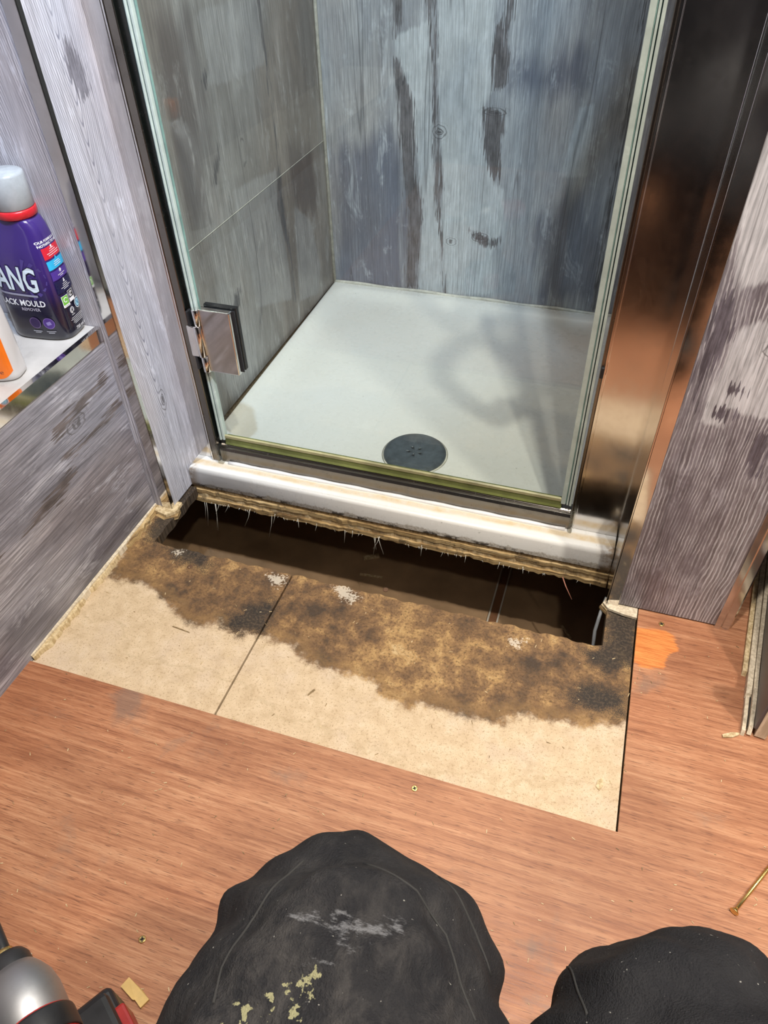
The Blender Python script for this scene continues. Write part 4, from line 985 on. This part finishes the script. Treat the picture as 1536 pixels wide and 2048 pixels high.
L.rect(0.013, 0.0165, W, -0.0105, 0.0560); L.rect(0.0115, 0.0125, (0.16, 0.45, 0.05), -0.0105, 0.0575); L.disc(0.0038, W, -0.0105, 0.0580, r0=0.0026, a0=20, a1=320); L.text('Recycle', 0.0028, (0.1, 0.1, 0.1), -0.0105, 0.0496)
L.rect(0.012, 0.0165, W, 0.0035, 0.0590); L.rect(0.0108, 0.0105, (0.02, 0.02, 0.02), 0.0035, 0.0615); L.disc(0.0036, W, 0.0035, 0.0615, r0=0.0025, a0=20, a1=320); L.rect(0.009, 0.0008, W, 0.0035, 0.0615, 0.8)
L.disc(0.0078, W, 0.0125, 0.0440); L.disc(0.0068, (0.02, 0.10, 0.20), 0.0125, 0.0440); L.disc(0.0052, (0.45, 0.75, 0.85), 0.0125, 0.0440)
for a in range(3): L.rect(0.009, 0.0010, (0.02, 0.18, 0.36), 0.0125, 0.0440, math.radians(60 * a + 15), 'snow_mark')
L.disc(0.0046, W, -0.0055, 0.0400, r0=0.0037, a0=-40, a1=280); L.disc(0.0028, W, -0.0055, 0.0400, r0=0.0019, a0=90, a1=400); L.rect(0.007, 0.0007, W, -0.0055, 0.0335, name='small_print')
for i in range(5): L.rect((0.026, 0.030, 0.022, 0.024, 0.020)[i], 0.0006, (0.7, 0.7, 0.72), 0.001, 0.0295 - i * 0.0022, name='small_print')
L.text('750 ml ℮', 0.0066, W, 0.003, 0.0130)
F = Label(PB, front_fn)
for a in (-70, -50, -30, -12, 8, 28, 50, 72):
    c, s_ = math.cos(math.radians(a)), math.sin(math.radians(a))
    F.poly([(0.012 * c - 0.0006 * s_, 0.012 * s_ + 0.0006 * c), (0.012 * c + 0.0006 * s_, 0.012 * s_ - 0.0006 * c), (0.034 * c + 0.0028 * s_, 0.030 * s_ - 0.0028 * c), (0.034 * c - 0.0028 * s_, 0.030 * s_ + 0.0028 * c)], (0.075, 0.05, 0.22), 0.006, 0.094, 'ray_mark')
F.text('BANG', 0.0480, (0.012, 0.012, 0.03), -0.0110, 0.0935, -0.06, 0.60, 0.0024); F.text('BANG', 0.0480, (0.66, 0.76, 0.84), -0.0110, 0.0935, -0.06, 0.60, 0.0011)
F.rect(0.060, 0.0030, (0.30, 0.30, 0.40), -0.008, 0.0715, -0.05)
F.text('BLACK MOULD', 0.0125, W, -0.0090, 0.0590, -0.02, 0.88, 0.00025); F.text('REMOVER', 0.0066, (0.55, 0.52, 0.60), 0.004, 0.0495)
F.disc(0.0085, (0.20, 0.12, 0.36), 0.024, 0.0290); F.disc(0.0076, (0.07, 0.03, 0.20), 0.024, 0.0290); F.rect(0.007, 0.005, (0.25, 0.2, 0.45), 0.024, 0.0290, 0.3)
F.disc(0.0085, (0.16, 0.10, 0.22), 0.003, 0.0290); F.disc(0.0076, (0.03, 0.015, 0.07), 0.003, 0.0290)
for x in (0.003, 0.024): F.rect(0.014, 0.0008, (0.5, 0.5, 0.55), x, 0.0165, name='small_print'); F.rect(0.009, 0.0008, (0.5, 0.5, 0.55), x, 0.0142, name='small_print')

OB = empty('cleaner_bottle', (-0.7970, 0.6620, SH), math.radians(14)); tag(OB, 'orange 500ml cleaner bottle with white sides on the shelf', 'bottle')
oprof = [(0.0, 0.043, 0.0195, 0), (0.003, 0.046, 0.0225, 0), (0.010, 0.047, 0.0232, 0), (0.06, 0.0465, 0.0230, 0), (0.12, 0.0445, 0.0220, 0), (0.15, 0.037, 0.0205, 0), (0.165, 0.026, 0.018, 0), (0.172, 0.017, 0.016, 0), (0.182, 0.0145, 0.0145, 0)]
superellipse_body('body', oprof, bottle_plastic('cloudy_white_plastic', [(0.0, (0.60, 0.58, 0.58)), (1.0, (0.66, 0.64, 0.64))], 0.25), OB)
bm = bmesh.new(); bm_lathe(bm, [(0.0165, 0.182), (0.018, 0.183), (0.0175, 0.206), (0.016, 0.208)], 32)
bm_obj('cap', bm, plain('orange_cap', (0.75, 0.20, 0.02), 0.3), OB)
def ofront(u, v, off_):
    hx, hy, cx_ = prof_at(oprof, v)
    t = max(-0.98, min(0.98, u / hx))
    return (u, -hy * (1 - abs(t) ** 3.4) ** (1 / 3.4) - off_, v)
O = Label(OB, ofront)
OR = (0.80, 0.17, 0.01)
vv_ = []; ff_ = []
for i in range(25):
    x = -0.040 + 0.083 * i / 24
    lo_ = 0.006 + (0.010 * max(0, (x - 0.026) / 0.017) ** 2 if x > 0.026 else 0)
    hi_ = 0.120 - (0.055 * max(0, (x - 0.018) / 0.025) ** 1.5 if x > 0.018 else 0)
    vv_ += [(x, lo_ + (hi_ - lo_) * j / 6) for j in range(7)]
for i in range(24):
    for j in range(6): ff_.append((i * 7 + j, (i + 1) * 7 + j, (i + 1) * 7 + j + 1, i * 7 + j + 1))
O.put('front_label', vv_, ff_, OR, 0, 0)
O.text('500ml ℮', 0.0085, (0.05, 0.04, 0.06), 0.0180, 0.0150, 0.05)
O.disc(0.0078, W, 0.0150, 0.0300); O.disc(0.0068, (0.03, 0.14, 0.24), 0.0150, 0.0300); O.disc(0.0052, (0.45, 0.75, 0.85), 0.0150, 0.0300)
for a in range(3): O.rect(0.009, 0.0010, (0.03, 0.22, 0.40), 0.0150, 0.0300, math.radians(60 * a + 15), 'snow_mark')
O.rect(0.013, 0.0170, W, 0.0155, 0.0505); O.rect(0.0118, 0.0105, (0.02, 0.02, 0.02), 0.0155, 0.0530); O.disc(0.0036, W, 0.0155, 0.0530, r0=0.0025, a0=20, a1=320); O.rect(0.009, 0.0008, W, 0.0155, 0.0530, 0.8)
O.rect(0.013, 0.0170, W, 0.0005, 0.0500); O.rect(0.0118, 0.0125, (0.16, 0.45, 0.05), 0.0005, 0.0517)
O.rect(0.030, 0.022, (0.03, 0.02, 0.09), 0.008, 0.0740)

# ------------------------------------------------------------------ impact driver standing on its battery
DM_GREY = make_chrome('cast_gearbox', (0.42, 0.42, 0.43), 0.48, 0.3)
DM_BLACK = plain('tool_black', (0.018, 0.018, 0.020), 0.42, 0, 0.12)
DM_RED = plain('tool_red', (0.40, 0.025, 0.022), 0.42, 0, 0.10)
drv = empty('impact_driver', (-0.324, 0.058, 0.0), math.radians(148)); tag(drv, 'red and black cordless impact driver standing on its battery', 'impact driver')
def axis_x(x, y, z): return Matrix.Translation((x, y, z)) @ Matrix.Rotation(math.radians(90), 4, 'Y')
bm = bmesh.new(); bm_lathe(bm, [(r_ * 0.9, h_) for r_, h_ in [(0.020, -0.078), (0.030, -0.072), (0.033, -0.05), (0.0335, 0.006), (0.031, 0.010)]], 40, 0, axis_x(-0.004, 0.008, 0.195)); bm_obj('motor_housing', bm, DM_RED, drv)
bm = bmesh.new(); bm_lathe(bm, [(r_ * 0.9, h_) for r_, h_ in [(0.0345, -0.014), (0.0350, -0.012), (0.0350, 0.004), (0.0345, 0.006)]], 40, 0, axis_x(-0.004, 0.008, 0.195)); bm_obj('rubber_band', bm, DM_BLACK, drv)
bm = bmesh.new(); bm_lathe(bm, [(r_ * 0.9, h_) for r_, h_ in [(0.0300, 0.006), (0.0325, 0.008), (0.0328, 0.030), (0.0305, 0.042), (0.0255, 0.052), (0.0215, 0.058)]], 48, 0, axis_x(-0.004, 0.008, 0.195)); bm_obj('gearbox', bm, DM_GREY, drv)
bm = bmesh.new(); bm_lathe(bm, [(r_ * 0.9, h_) for r_, h_ in [(0.0195, 0.054), (0.0205, 0.057), (0.0195, 0.068), (0.0165, 0.073), (0.012, 0.074)]], 36, 0, axis_x(-0.004, 0.008, 0.195)); bm_obj('nose_boot', bm, DM_BLACK, drv)
bm = bmesh.new(); bm_lathe(bm, [(r_ * 0.9, h_) for r_, h_ in [(0.0085, 0.073), (0.0085, 0.080), (0.006, 0.081)]], 24, 0, axis_x(-0.004, 0.008, 0.195)); bm_obj('collet', bm, BRASS, drv)
bm = bmesh.new(); bm_lathe(bm, [(r_ * 0.9, h_) for r_, h_ in [(0.0060, 0.079), (0.0065, 0.082), (0.0065, 0.120), (0.0035, 0.124), (0.0032, 0.145)]], 18, 0, axis_x(-0.004, 0.008, 0.195)); bm_obj('bit_holder', bm, DM_BLACK, drv)
superellipse_body('handle', [(0.068, 0.024, 0.019, -0.006), (0.085, 0.021, 0.0175, -0.006), (0.125, 0.0205, 0.0175, -0.010), (0.160, 0.024, 0.019, -0.012), (0.185, 0.028, 0.0215, -0.014)], DM_BLACK, drv, 32, 2.6)
box('trigger', 0.010, 0.024, -0.008, 0.008, 0.140, 0.168, DM_RED, drv, 0.004)
box('foot', -0.052, 0.046, -0.034, 0.034, 0.056, 0.073, DM_BLACK, drv, 0.006)
bt = empty('battery_pack'); bt.parent = drv; bt['label'] = 'black and red battery under the tool'
bm = bmesh.new(); bm_box(bm, -0.062, 0.055, -0.038, 0.038, 0.001, 0.056, 0.007, 0, 3); bm_obj('case', bm, DM_BLACK, bt)
box('release_button', -0.012, 0.030, -0.0425, -0.030, 0.022, 0.0585, DM_RED, bt, 0.003)
box('release_button', -0.012, 0.030, 0.030, 0.0425, 0.022, 0.0585, DM_RED, bt, 0.003)
def fplate(name, pts, x, m):
    n_ = len(pts)
    mesh_obj(name, [(x, a, b) for a, b in pts], [tuple(range(n_))], m, bt)
TR = plain('sticker_red', (0.45, 0.02, 0.05), 0.35)
box('top_sticker', 0.020, 0.050, -0.022, 0.022, 0.0560, 0.0564, TR, bt)
for i in range(4): box('charge_light', 0.030, 0.034, -0.014 + i * 0.008, -0.010 + i * 0.008, 0.0564, 0.0568, DM_BLACK, bt)
box('front_sticker', 0.0549, 0.0553, -0.024, 0.024, 0.014, 0.042, TR, bt)

# ------------------------------------------------------------------ loose screw
sc = empty('long_screw', (0.26, 0.40, 0.0)); tag(sc, 'long yellow countersunk screw lying on the plywood at the right', 'screw')
sc.rotation_euler = (0, 0, math.atan2(0.063, 0.040))
bm = bmesh.new(); bm_lathe(bm, [(0.0042, -0.0004), (0.0050, 0.0000), (0.0050, 0.0006), (0.0024, 0.0042), (0.0019, 0.0060)], 24, 0, axis_x(0, 0, 0.0052)); bm_obj('head', bm, BRASS, sc)
bm = bmesh.new(); bm_lathe(bm, [(0.0019, 0.005), (0.0019, 0.082), (0.0003, 0.094)], 16, 0, Matrix.Translation((0, 0, 0.0052)) @ Matrix.Rotation(math.radians(91.8), 4, 'Y')); bm_obj('shank', bm, BRASS, sc)
bm = bmesh.new()
bm_tube(bm, [(0.030 + 0.052 * t, 0.0021 * math.cos(t * 2 * math.pi * 21), 0.0052 - (0.030 + 0.052 * t) * 0.0314 + 0.0021 * math.sin(t * 2 * math.pi * 21)) for t in np.linspace(0, 1, 21 * 10)], 0.0005, 5)
bm_obj('thread', bm, BRASS, sc)

# ------------------------------------------------------------------ scraps on the floor
def chip(name, pts, th, m, loc, rz, lab, cat, grp=None):
    o = wedge(name, pts, 0.0, th, m, None)
    for v in o.data.vertices: v.co.z += 0.0006 * math.sin(v.co.x * 300)
    o.location = loc; o.rotation_euler = (0, 0, rz)
    tag(o, lab, cat, grp)
    return o
chip('wood_flake', [(-0.009, -0.003), (0.0, -0.0045), (0.010, 0.0), (0.002, 0.004), (-0.006, 0.003)], 0.0012, RAW, (0.103, 0.5135, -0.0045), 1.3, 'pale leaf-shaped wood flake on the beige panel', 'wood chip', 'wood chips')
chip('wood_flake', [(-0.012, -0.002), (0.0, -0.004), (0.011, -0.002), (0.013, 0.001), (0.002, 0.003), (-0.011, 0.002)], 0.0025, RAW, (0.2612, 0.6320, 0.0006), 0.45, 'broken splinter beside the foot of the standing offcut', 'wood chip', 'wood chips')
chip('wood_shim', [(-0.016, -0.006), (0.004, -0.006), (0.006, -0.0045), (0.016, -0.0055), (0.017, 0.005), (0.006, 0.006), (-0.016, 0.005)], 0.004, plain('yellow_pine', (0.72, 0.48, 0.17), 0.6), (-0.340, 0.1275, 0.0006), -0.35, 'small yellow wooden shim beside the battery', 'wood shim')
chip('wood_flake', [(-0.004, -0.003), (0.004, -0.003), (0.0045, 0.003), (-0.003, 0.0035)], 0.002, RAW_PALE, (-0.4725, 0.121, 0.0006), 0.4, 'tiny white square chip in front of the impact driver', 'wood chip', 'wood chips')
chip('wood_flake', [(-0.007, -0.0014), (0.007, -0.001), (0.006, 0.0014), (-0.006, 0.001)], 0.001, RAW_DARK, (-0.304, 0.531, -0.0045), 1.0, 'short brown splinter on the beige panel beside the joint', 'wood chip', 'wood chips')
chip('wood_flake', [(-0.016, -0.0009), (0.016, -0.0006), (0.015, 0.0009), (-0.015, 0.0006)], 0.001, RAW_DARK, (-0.541, 0.577, -0.0045), -0.1, 'thin brown sliver on the narrow beige panel', 'wood chip', 'wood chips')
bm = bmesh.new()
def fleck(x, y, z, ln, w):
    a = random.uniform(0, math.pi); c, s_ = math.cos(a) * ln, math.sin(a) * ln
    nx, ny = -math.sin(a) * w, math.cos(a) * w
    b = [bm.verts.new(p) for p in ((x - c + nx, y - s_ + ny, z), (x - c - nx, y - s_ - ny, z), (x + c - nx, y + s_ - ny, z), (x + c + nx, y + s_ + ny, z))]
    t = [bm.verts.new((v.co.x, v.co.y, z + 0.0007)) for v in b]
    bm.faces.new(t)
    for q in range(4): bm.faces.new((b[q], b[(q + 1) % 4], t[(q + 1) % 4], t[q]))
for _ in range(420):
    x, y = random.uniform(-0.70, 0.5), random.uniform(0.02, 0.80)
    if x < TX1 and y > TY0:
        if y > HY0 - 0.01: continue
        fleck(x, y, -0.0049, random.uniform(0.0006, 0.003), random.uniform(0.0003, 0.0006))
    else: fleck(x, y, 0.0001, random.uniform(0.0006, 0.0025), random.uniform(0.0003, 0.0005))
bm.faces.ensure_lookup_table()
o = bm_obj('sawdust_flecks', bm, [RAW, RAW_DARK], None)
for p in o.data.polygons:
    if int(abs(o.data.vertices[p.vertices[0]].co.x) * 9000) % 3 == 0: p.material_index = 1
tag(o, 'fine splinters and sawdust scattered over the floor', 'sawdust', kind='stuff')

# ------------------------------------------------------------------ the kneeling person
def trousers():
    k = NT('black_work_trousers')
    o = k.obj()
    w1 = k.noise(o, 900, 2, 0.5); n1 = k.noise(o, 16, 6, 0.7, 0.15); n2 = k.noise(k.scale(o, (1, 0.6, 1)), 60, 6, 0.72, 0.2); n3 = k.noise(o, 330, 2, 0.5)
    c = k.ramp(n1, [(0.3, (0.007, 0.007, 0.009)), (0.55, (0.015, 0.0145, 0.016)), (0.75, (0.034, 0.032, 0.032))])
    dust = k.attr('dust').outputs['Fac']
    c = k.mix(k.math('MULTIPLY', dust, k.rng(n2, 0.38, 0.70, 0.0, 0.7)), c, (0.066, 0.060, 0.056))
    c = k.mix(k.math('MULTIPLY', k.rng(n3, 0.735, 0.77, 0, 0.8), 1.0), c, (0.30, 0.29, 0.26))
    pt = k.math('ADD', k.attr('paint').outputs['Fac'], k.math('MULTIPLY', k.math('SUBTRACT', k.noise(o, 150, 3, 0.6), 0.5), 0.05))
    c = k.mix(k.rng(pt, -0.0015, -0.0035, 0, 0.85), c, (0.27, 0.255, 0.14))
    wt = k.math('ADD', k.attr('chalk').outputs['Fac'], k.math('MULTIPLY', k.math('SUBTRACT', k.noise(k.scale(o, (60, 160, 60)), 1, 4, 0.7), 0.5), 0.055))
    c = k.mix(k.rng(wt, 0.000, -0.008, 0, 0.5), c, (0.22, 0.22, 0.23))
    k.bsdf(c, 0.85, 0.0, k.bump(k.math('ADD', k.math('MULTIPLY', w1, 0.35), n2), 0.9, 0.003), 0.25)
    return k.m
TROUSER = trousers()
JACKET = plain('dark_jacket', (0.02, 0.02, 0.025), 0.85)
HAND_DARK = plain('darkened_hand', (0.02, 0.02, 0.022), 0.7)  # hands coloured dark to keep skin tone out of the jamb reflection
SKIN = plain('skin', (0.50, 0.30, 0.22), 0.5)
BOOT = plain('boot_leather', (0.05, 0.035, 0.025), 0.6)

bm = bmesh.new()
def capsule(a, b, ra, rb, n=20):
    a, b = Vector(a), Vector(b)
    d = b - a; Ln = max(d.length, 1e-5)
    q = d.to_track_quat('Z', 'Y').to_matrix().to_4x4()
    M_ = Matrix.Translation(a) @ q
    prof = [(max(0.0005, ra * math.sin(t)), -ra * math.cos(t)) for t in np.linspace(0.05, math.pi / 2, 6)]
    prof += [(max(0.0005, rb * math.cos(t)), Ln + rb * math.sin(t)) for t in np.linspace(0, math.pi / 2 - 0.05, 6)]
    bm_lathe(bm, prof, n, 0, M_)
def limb(pts):
    for (p, r), (p2, r2) in zip(pts[:-1], pts[1:]): capsule(p, p2, r, r2)
# left leg (centre of the picture), right leg (right edge)
limb([((-0.085, -0.34, 0.30), 0.125), ((-0.078, -0.15, 0.365), 0.112), ((-0.072, 0.00, 0.395), 0.102), ((-0.068, 0.100, 0.392), 0.096)])
limb([((-0.068, 0.100, 0.382), 0.094), ((-0.076, 0.060, 0.22), 0.072), ((-0.085, -0.02, 0.09), 0.055)])
limb([((-0.085, -0.03, 0.060), 0.048), ((-0.090, 0.10, 0.046), 0.042)])
limb([((0.125, -0.34, 0.30), 0.125), ((0.134, -0.15, 0.365), 0.110), ((0.134, 0.00, 0.395), 0.102), ((0.126, 0.112, 0.388), 0.092)])
limb([((0.126, 0.112, 0.378), 0.090), ((0.132, 0.070, 0.21), 0.070), ((0.14, -0.02, 0.09), 0.055)])
limb([((0.14, -0.03, 0.060), 0.048), ((0.155, 0.10, 0.046), 0.042)])
# hips, trunk, shoulders, head
limb([((-0.06, -0.40, 0.30), 0.135), ((0.10, -0.40, 0.30), 0.135)])
limb([((0.02, -0.42, 0.36), 0.150), ((0.02, -0.40, 0.52), 0.150), ((0.02, -0.36, 0.70), 0.158), ((0.02, -0.33, 0.80), 0.120)])
limb([((-0.14, -0.34, 0.78), 0.080), ((0.18, -0.34, 0.78), 0.080)])
limb([((0.02, -0.31, 0.84), 0.060), ((0.02, -0.27, 0.94), 0.056)])
limb([((0.02, -0.26, 1.00), 0.088), ((0.02, -0.25, 1.06), 0.092)])
limb([((0.02, -0.19, 0.97), 0.052), ((0.02, -0.20, 1.00), 0.060)])
limb([((0.02, -0.165, 1.015), 0.012), ((0.02, -0.152, 0.995), 0.014)])
for s in (-1, 1):
    cx_ = 0.02
    limb([((cx_ + s * 0.085, -0.25, 1.02), 0.014), ((cx_ + s * 0.092, -0.26, 1.05), 0.016)])
    limb([((cx_ + s * 0.19, -0.34, 0.77), 0.064), ((cx_ + s * 0.26, -0.30, 0.56), 0.050), ((cx_ + s * 0.155, -0.16, 0.50), 0.036)])
    limb([((cx_ + s * 0.150, -0.15, 0.505), 0.030), ((cx_ + s * 0.125, -0.10, 0.506), 0.030)])
    for i, (dx, ln) in enumerate(((-0.030, 0.060), (-0.011, 0.070), (0.009, 0.066), (0.028, 0.052))):
        limb([((cx_ + s * (0.120 + dx), -0.085, 0.508), 0.0105), ((cx_ + s * (0.116 + dx * 1.2), -0.085 + ln * 0.55, 0.508), 0.0095), ((cx_ + s * (0.113 + dx * 1.25), -0.085 + ln, 0.500), 0.0085)])
    limb([((cx_ + s * 0.105, -0.125, 0.508), 0.012), ((cx_ + s * 0.072, -0.100, 0.504), 0.0105), ((cx_ + s * 0.058, -0.075, 0.498), 0.009)])
body = bm_obj('person', bm, TROUSER, None)
rm = body.modifiers.new('remesh', 'REMESH'); rm.mode = 'VOXEL'; rm.voxel_size = 0.0048
sm = body.modifiers.new('smooth', 'SMOOTH'); sm.factor = 0.5; sm.iterations = 20
dg = bpy.context.evaluated_depsgraph_get()
me = bpy.data.meshes.new_from_object(body.evaluated_get(dg))
body.modifiers.clear(); body.data = me
me.materials.clear()
for m in (TROUSER, JACKET, SKIN, BOOT, HAND_DARK): me.materials.append(m)
nv_ = len(me.vertices)
co = np.empty(nv_ * 3); me.vertices.foreach_get('co', co); co = co.reshape(-1, 3)
nm = np.empty(nv_ * 3); me.vertices.foreach_get('normal', nm); nm = nm.reshape(-1, 3)
def seg_d(P, a, b):
    a, b = np.array(a), np.array(b); ab = b - a
    t = np.clip(((P - a) @ ab) / (ab @ ab), 0, 1)
    return np.sqrt(((P - a - t[:, None] * ab) ** 2).sum(1))
disp = np.zeros(nv_)
legs = (co[:, 1] > -0.30) & (co[:, 2] < 0.525)

def ridge(a, b, w, h):
    global disp
    disp += 1.5 * h * np.exp(-(seg_d(co, a, b) / w) ** 2)
# outer edge of the knee pocket on the centre leg, with a step down outside it
pocket = poly_sdf(co[:, :2], [[(-0.128, -0.02), (-0.130, 0.05), (-0.112, 0.118), (-0.085, 0.150), (-0.040, 0.150), (-0.012, 0.112), (-0.006, 0.04), (-0.012, -0.04)]])
up = nm[:, 2] > 0.1
disp += np.where(up & (co[:, 0] < 0.02) & (co[:, 2] > 0.3), 0.004 * np.clip(0.5 - pocket / 0.008, 0, 1), 0)
for (a, b, w, h) in (((-0.150, -0.02, 0.43), (-0.105, 0.05, 0.455), 0.008, 0.006), ((-0.165, 0.03, 0.40), (-0.150, -0.05, 0.40), 0.012, 0.012), ((-0.158, 0.055, 0.385), (-0.166, 0.020, 0.39), 0.010, 0.010),
                     ((-0.11, 0.07, 0.45), (-0.06, 0.055, 0.455), 0.010, 0.004), ((-0.06, 0.02, 0.46), (-0.02, -0.03, 0.455), 0.012, -0.006), ((-0.05, 0.09, 0.44), (0.0, 0.05, 0.43), 0.010, 0.004),
                     ((-0.12, -0.03, 0.45), (-0.09, -0.08, 0.45), 0.010, 0.007), ((-0.03, 0.12, 0.42), (0.0, 0.06, 0.42), 0.006, 0.003), ((-0.09, 0.03, 0.46), (-0.07, 0.0, 0.46), 0.008, 0.004),
                     ((0.055, 0.11, 0.38), (0.06, 0.03, 0.43), 0.006, 0.004), ((0.15, 0.1, 0.41), (0.2, 0.05, 0.40), 0.012, 0.004)):
    ridge(a, b, w, h)
disp += 0.0045 * np.sin(co[:, 0] * 55 + 6 * np.sin(co[:, 1] * 23)) * np.sin(co[:, 1] * 41 + co[:, 2] * 30)
disp += 0.0018 * np.sin(co[:, 0] * 131 + co[:, 1] * 71) * np.sin(co[:, 1] * 117 - co[:, 2] * 63)
disp *= legs
co2 = co + nm * disp[:, None]
me.vertices.foreach_set('co', co2.ravel()); me.update()
def attr_f(name, arr):
    a_ = me.attributes.new(name, 'FLOAT', 'POINT'); a_.data.foreach_set('value', np.asarray(arr, np.float32))
kd = np.minimum(np.sqrt(((co - np.array((-0.075, 0.06, 0.45))) ** 2).sum(1)), np.sqrt(((co - np.array((0.125, 0.06, 0.42))) ** 2).sum(1)) + 0.05)
attr_f('dust', np.clip(1.15 - kd / 0.13, 0, 1))

def spot(polys, zmin=0.36):
    d = poly_sdf(co[:, :2], polys)
    return np.where((nm[:, 2] > 0.2) & (co[:, 2] > zmin) & (co[:, 2] < 0.52), d, 9.0)
attr_f('paint', spot([[(-0.090, 0.073), (-0.078, 0.080), (-0.072, 0.090), (-0.080, 0.092), (-0.088, 0.082), (-0.092, 0.076)], [(-0.105, 0.058), (-0.100, 0.060), (-0.098, 0.070), (-0.103, 0.068)], [(-0.095, 0.056), (-0.091, 0.058), (-0.092, 0.063), (-0.096, 0.061)], [(-0.078, 0.074), (-0.073, 0.076), (-0.075, 0.081)]]))
attr_f('chalk', spot([[(-0.100, 0.112), (-0.07, 0.122), (-0.045, 0.130), (-0.040, 0.126), (-0.060, 0.114), (-0.080, 0.114)], [(-0.082, 0.096), (-0.068, 0.100), (-0.062, 0.094), (-0.075, 0.094)], [(-0.022, 0.060), (-0.012, 0.066), (-0.008, 0.052), (-0.016, 0.044), (-0.024, 0.050)], [(0.178, 0.085), (0.186, 0.088), (0.192, 0.070), (0.186, 0.066)]]))
pz = np.empty(len(me.polygons) * 3); me.polygons.foreach_get('center', pz); pz = pz.reshape(-1, 3)
mi = np.zeros(len(pz), int)
mi[(pz[:, 2] > 0.53) | ((pz[:, 1] < -0.27) & (pz[:, 2] > 0.42))] = 1
mi[(np.abs(pz[:, 0] - 0.02) > 0.17) & (pz[:, 2] > 0.40) & (pz[:, 1] < -0.14)] = 1
mi[(pz[:, 2] > 0.90)] = 2
mi[(pz[:, 1] > -0.16) & (pz[:, 2] > 0.488) & (np.abs(pz[:, 0] - 0.02) > 0.03) & (pz[:, 1] < 0.0)] = 4
mi[pz[:, 2] < 0.085] = 3
me.polygons.foreach_set('material_index', mi)
me.polygons.foreach_set('use_smooth', [True] * len(me.polygons))
tag(body, 'person crouching in dusty black work trousers, only the knees in view', 'person')
# raised seams of the knee pockets, laid on the cloth from above
from mathutils.bvhtree import BVHTree
bv_ = BVHTree.FromPolygons([tuple(v) for v in co2], [tuple(p.vertices) for p in me.polygons])
SEAM = plain('seam_thread', (0.024, 0.023, 0.022), 0.9)
SEAMS = [[(-0.11, 0.153), (-0.116, 0.135), (-0.122, 0.109), (-0.124, 0.083), (-0.118, 0.064)], [(-0.074, 0.158), (-0.04, 0.15), (-0.02, 0.138), (-0.007, 0.118), (0.006, 0.102)], [(-0.033, 0.176), (-0.005, 0.151), (0.01, 0.132)], [(0.05, 0.159), (0.055, 0.14), (0.059, 0.125)]]
for path in SEAMS:
    pts = []
    for (a, b) in zip(path[:-1], path[1:]):
        for t in np.linspace(0, 1, 8)[:-1]:
            x, y = a[0] + (b[0] - a[0]) * t, a[1] + (b[1] - a[1]) * t
            hit = bv_.ray_cast(Vector((x, y, 0.52)), Vector((0, 0, -1)))
            if hit[0] is not None and hit[0].z > 0.25: pts.append(tuple(hit[0]))
    if len(pts) > 3: tube('trouser_seam', pts, 0.0008, SEAM, body, 6)
# hair cap
bm = bmesh.new()
bmesh.ops.create_uvsphere(bm, u_segments=28, v_segments=16, radius=0.103)
for v in bm.verts: v.co = Vector((v.co.x * 0.97 + 0.02, v.co.y * 1.05 - 0.262, v.co.z * 1.0 + 1.062))
bmesh.ops.delete(bm, geom=[v for v in bm.verts if v.co.z < 1.03 or (v.co.y > -0.20 and v.co.z < 1.09)], context='VERTS')
bm_obj('hair', bm, plain('brown_hair', (0.05, 0.035, 0.025), 0.7), body, True)
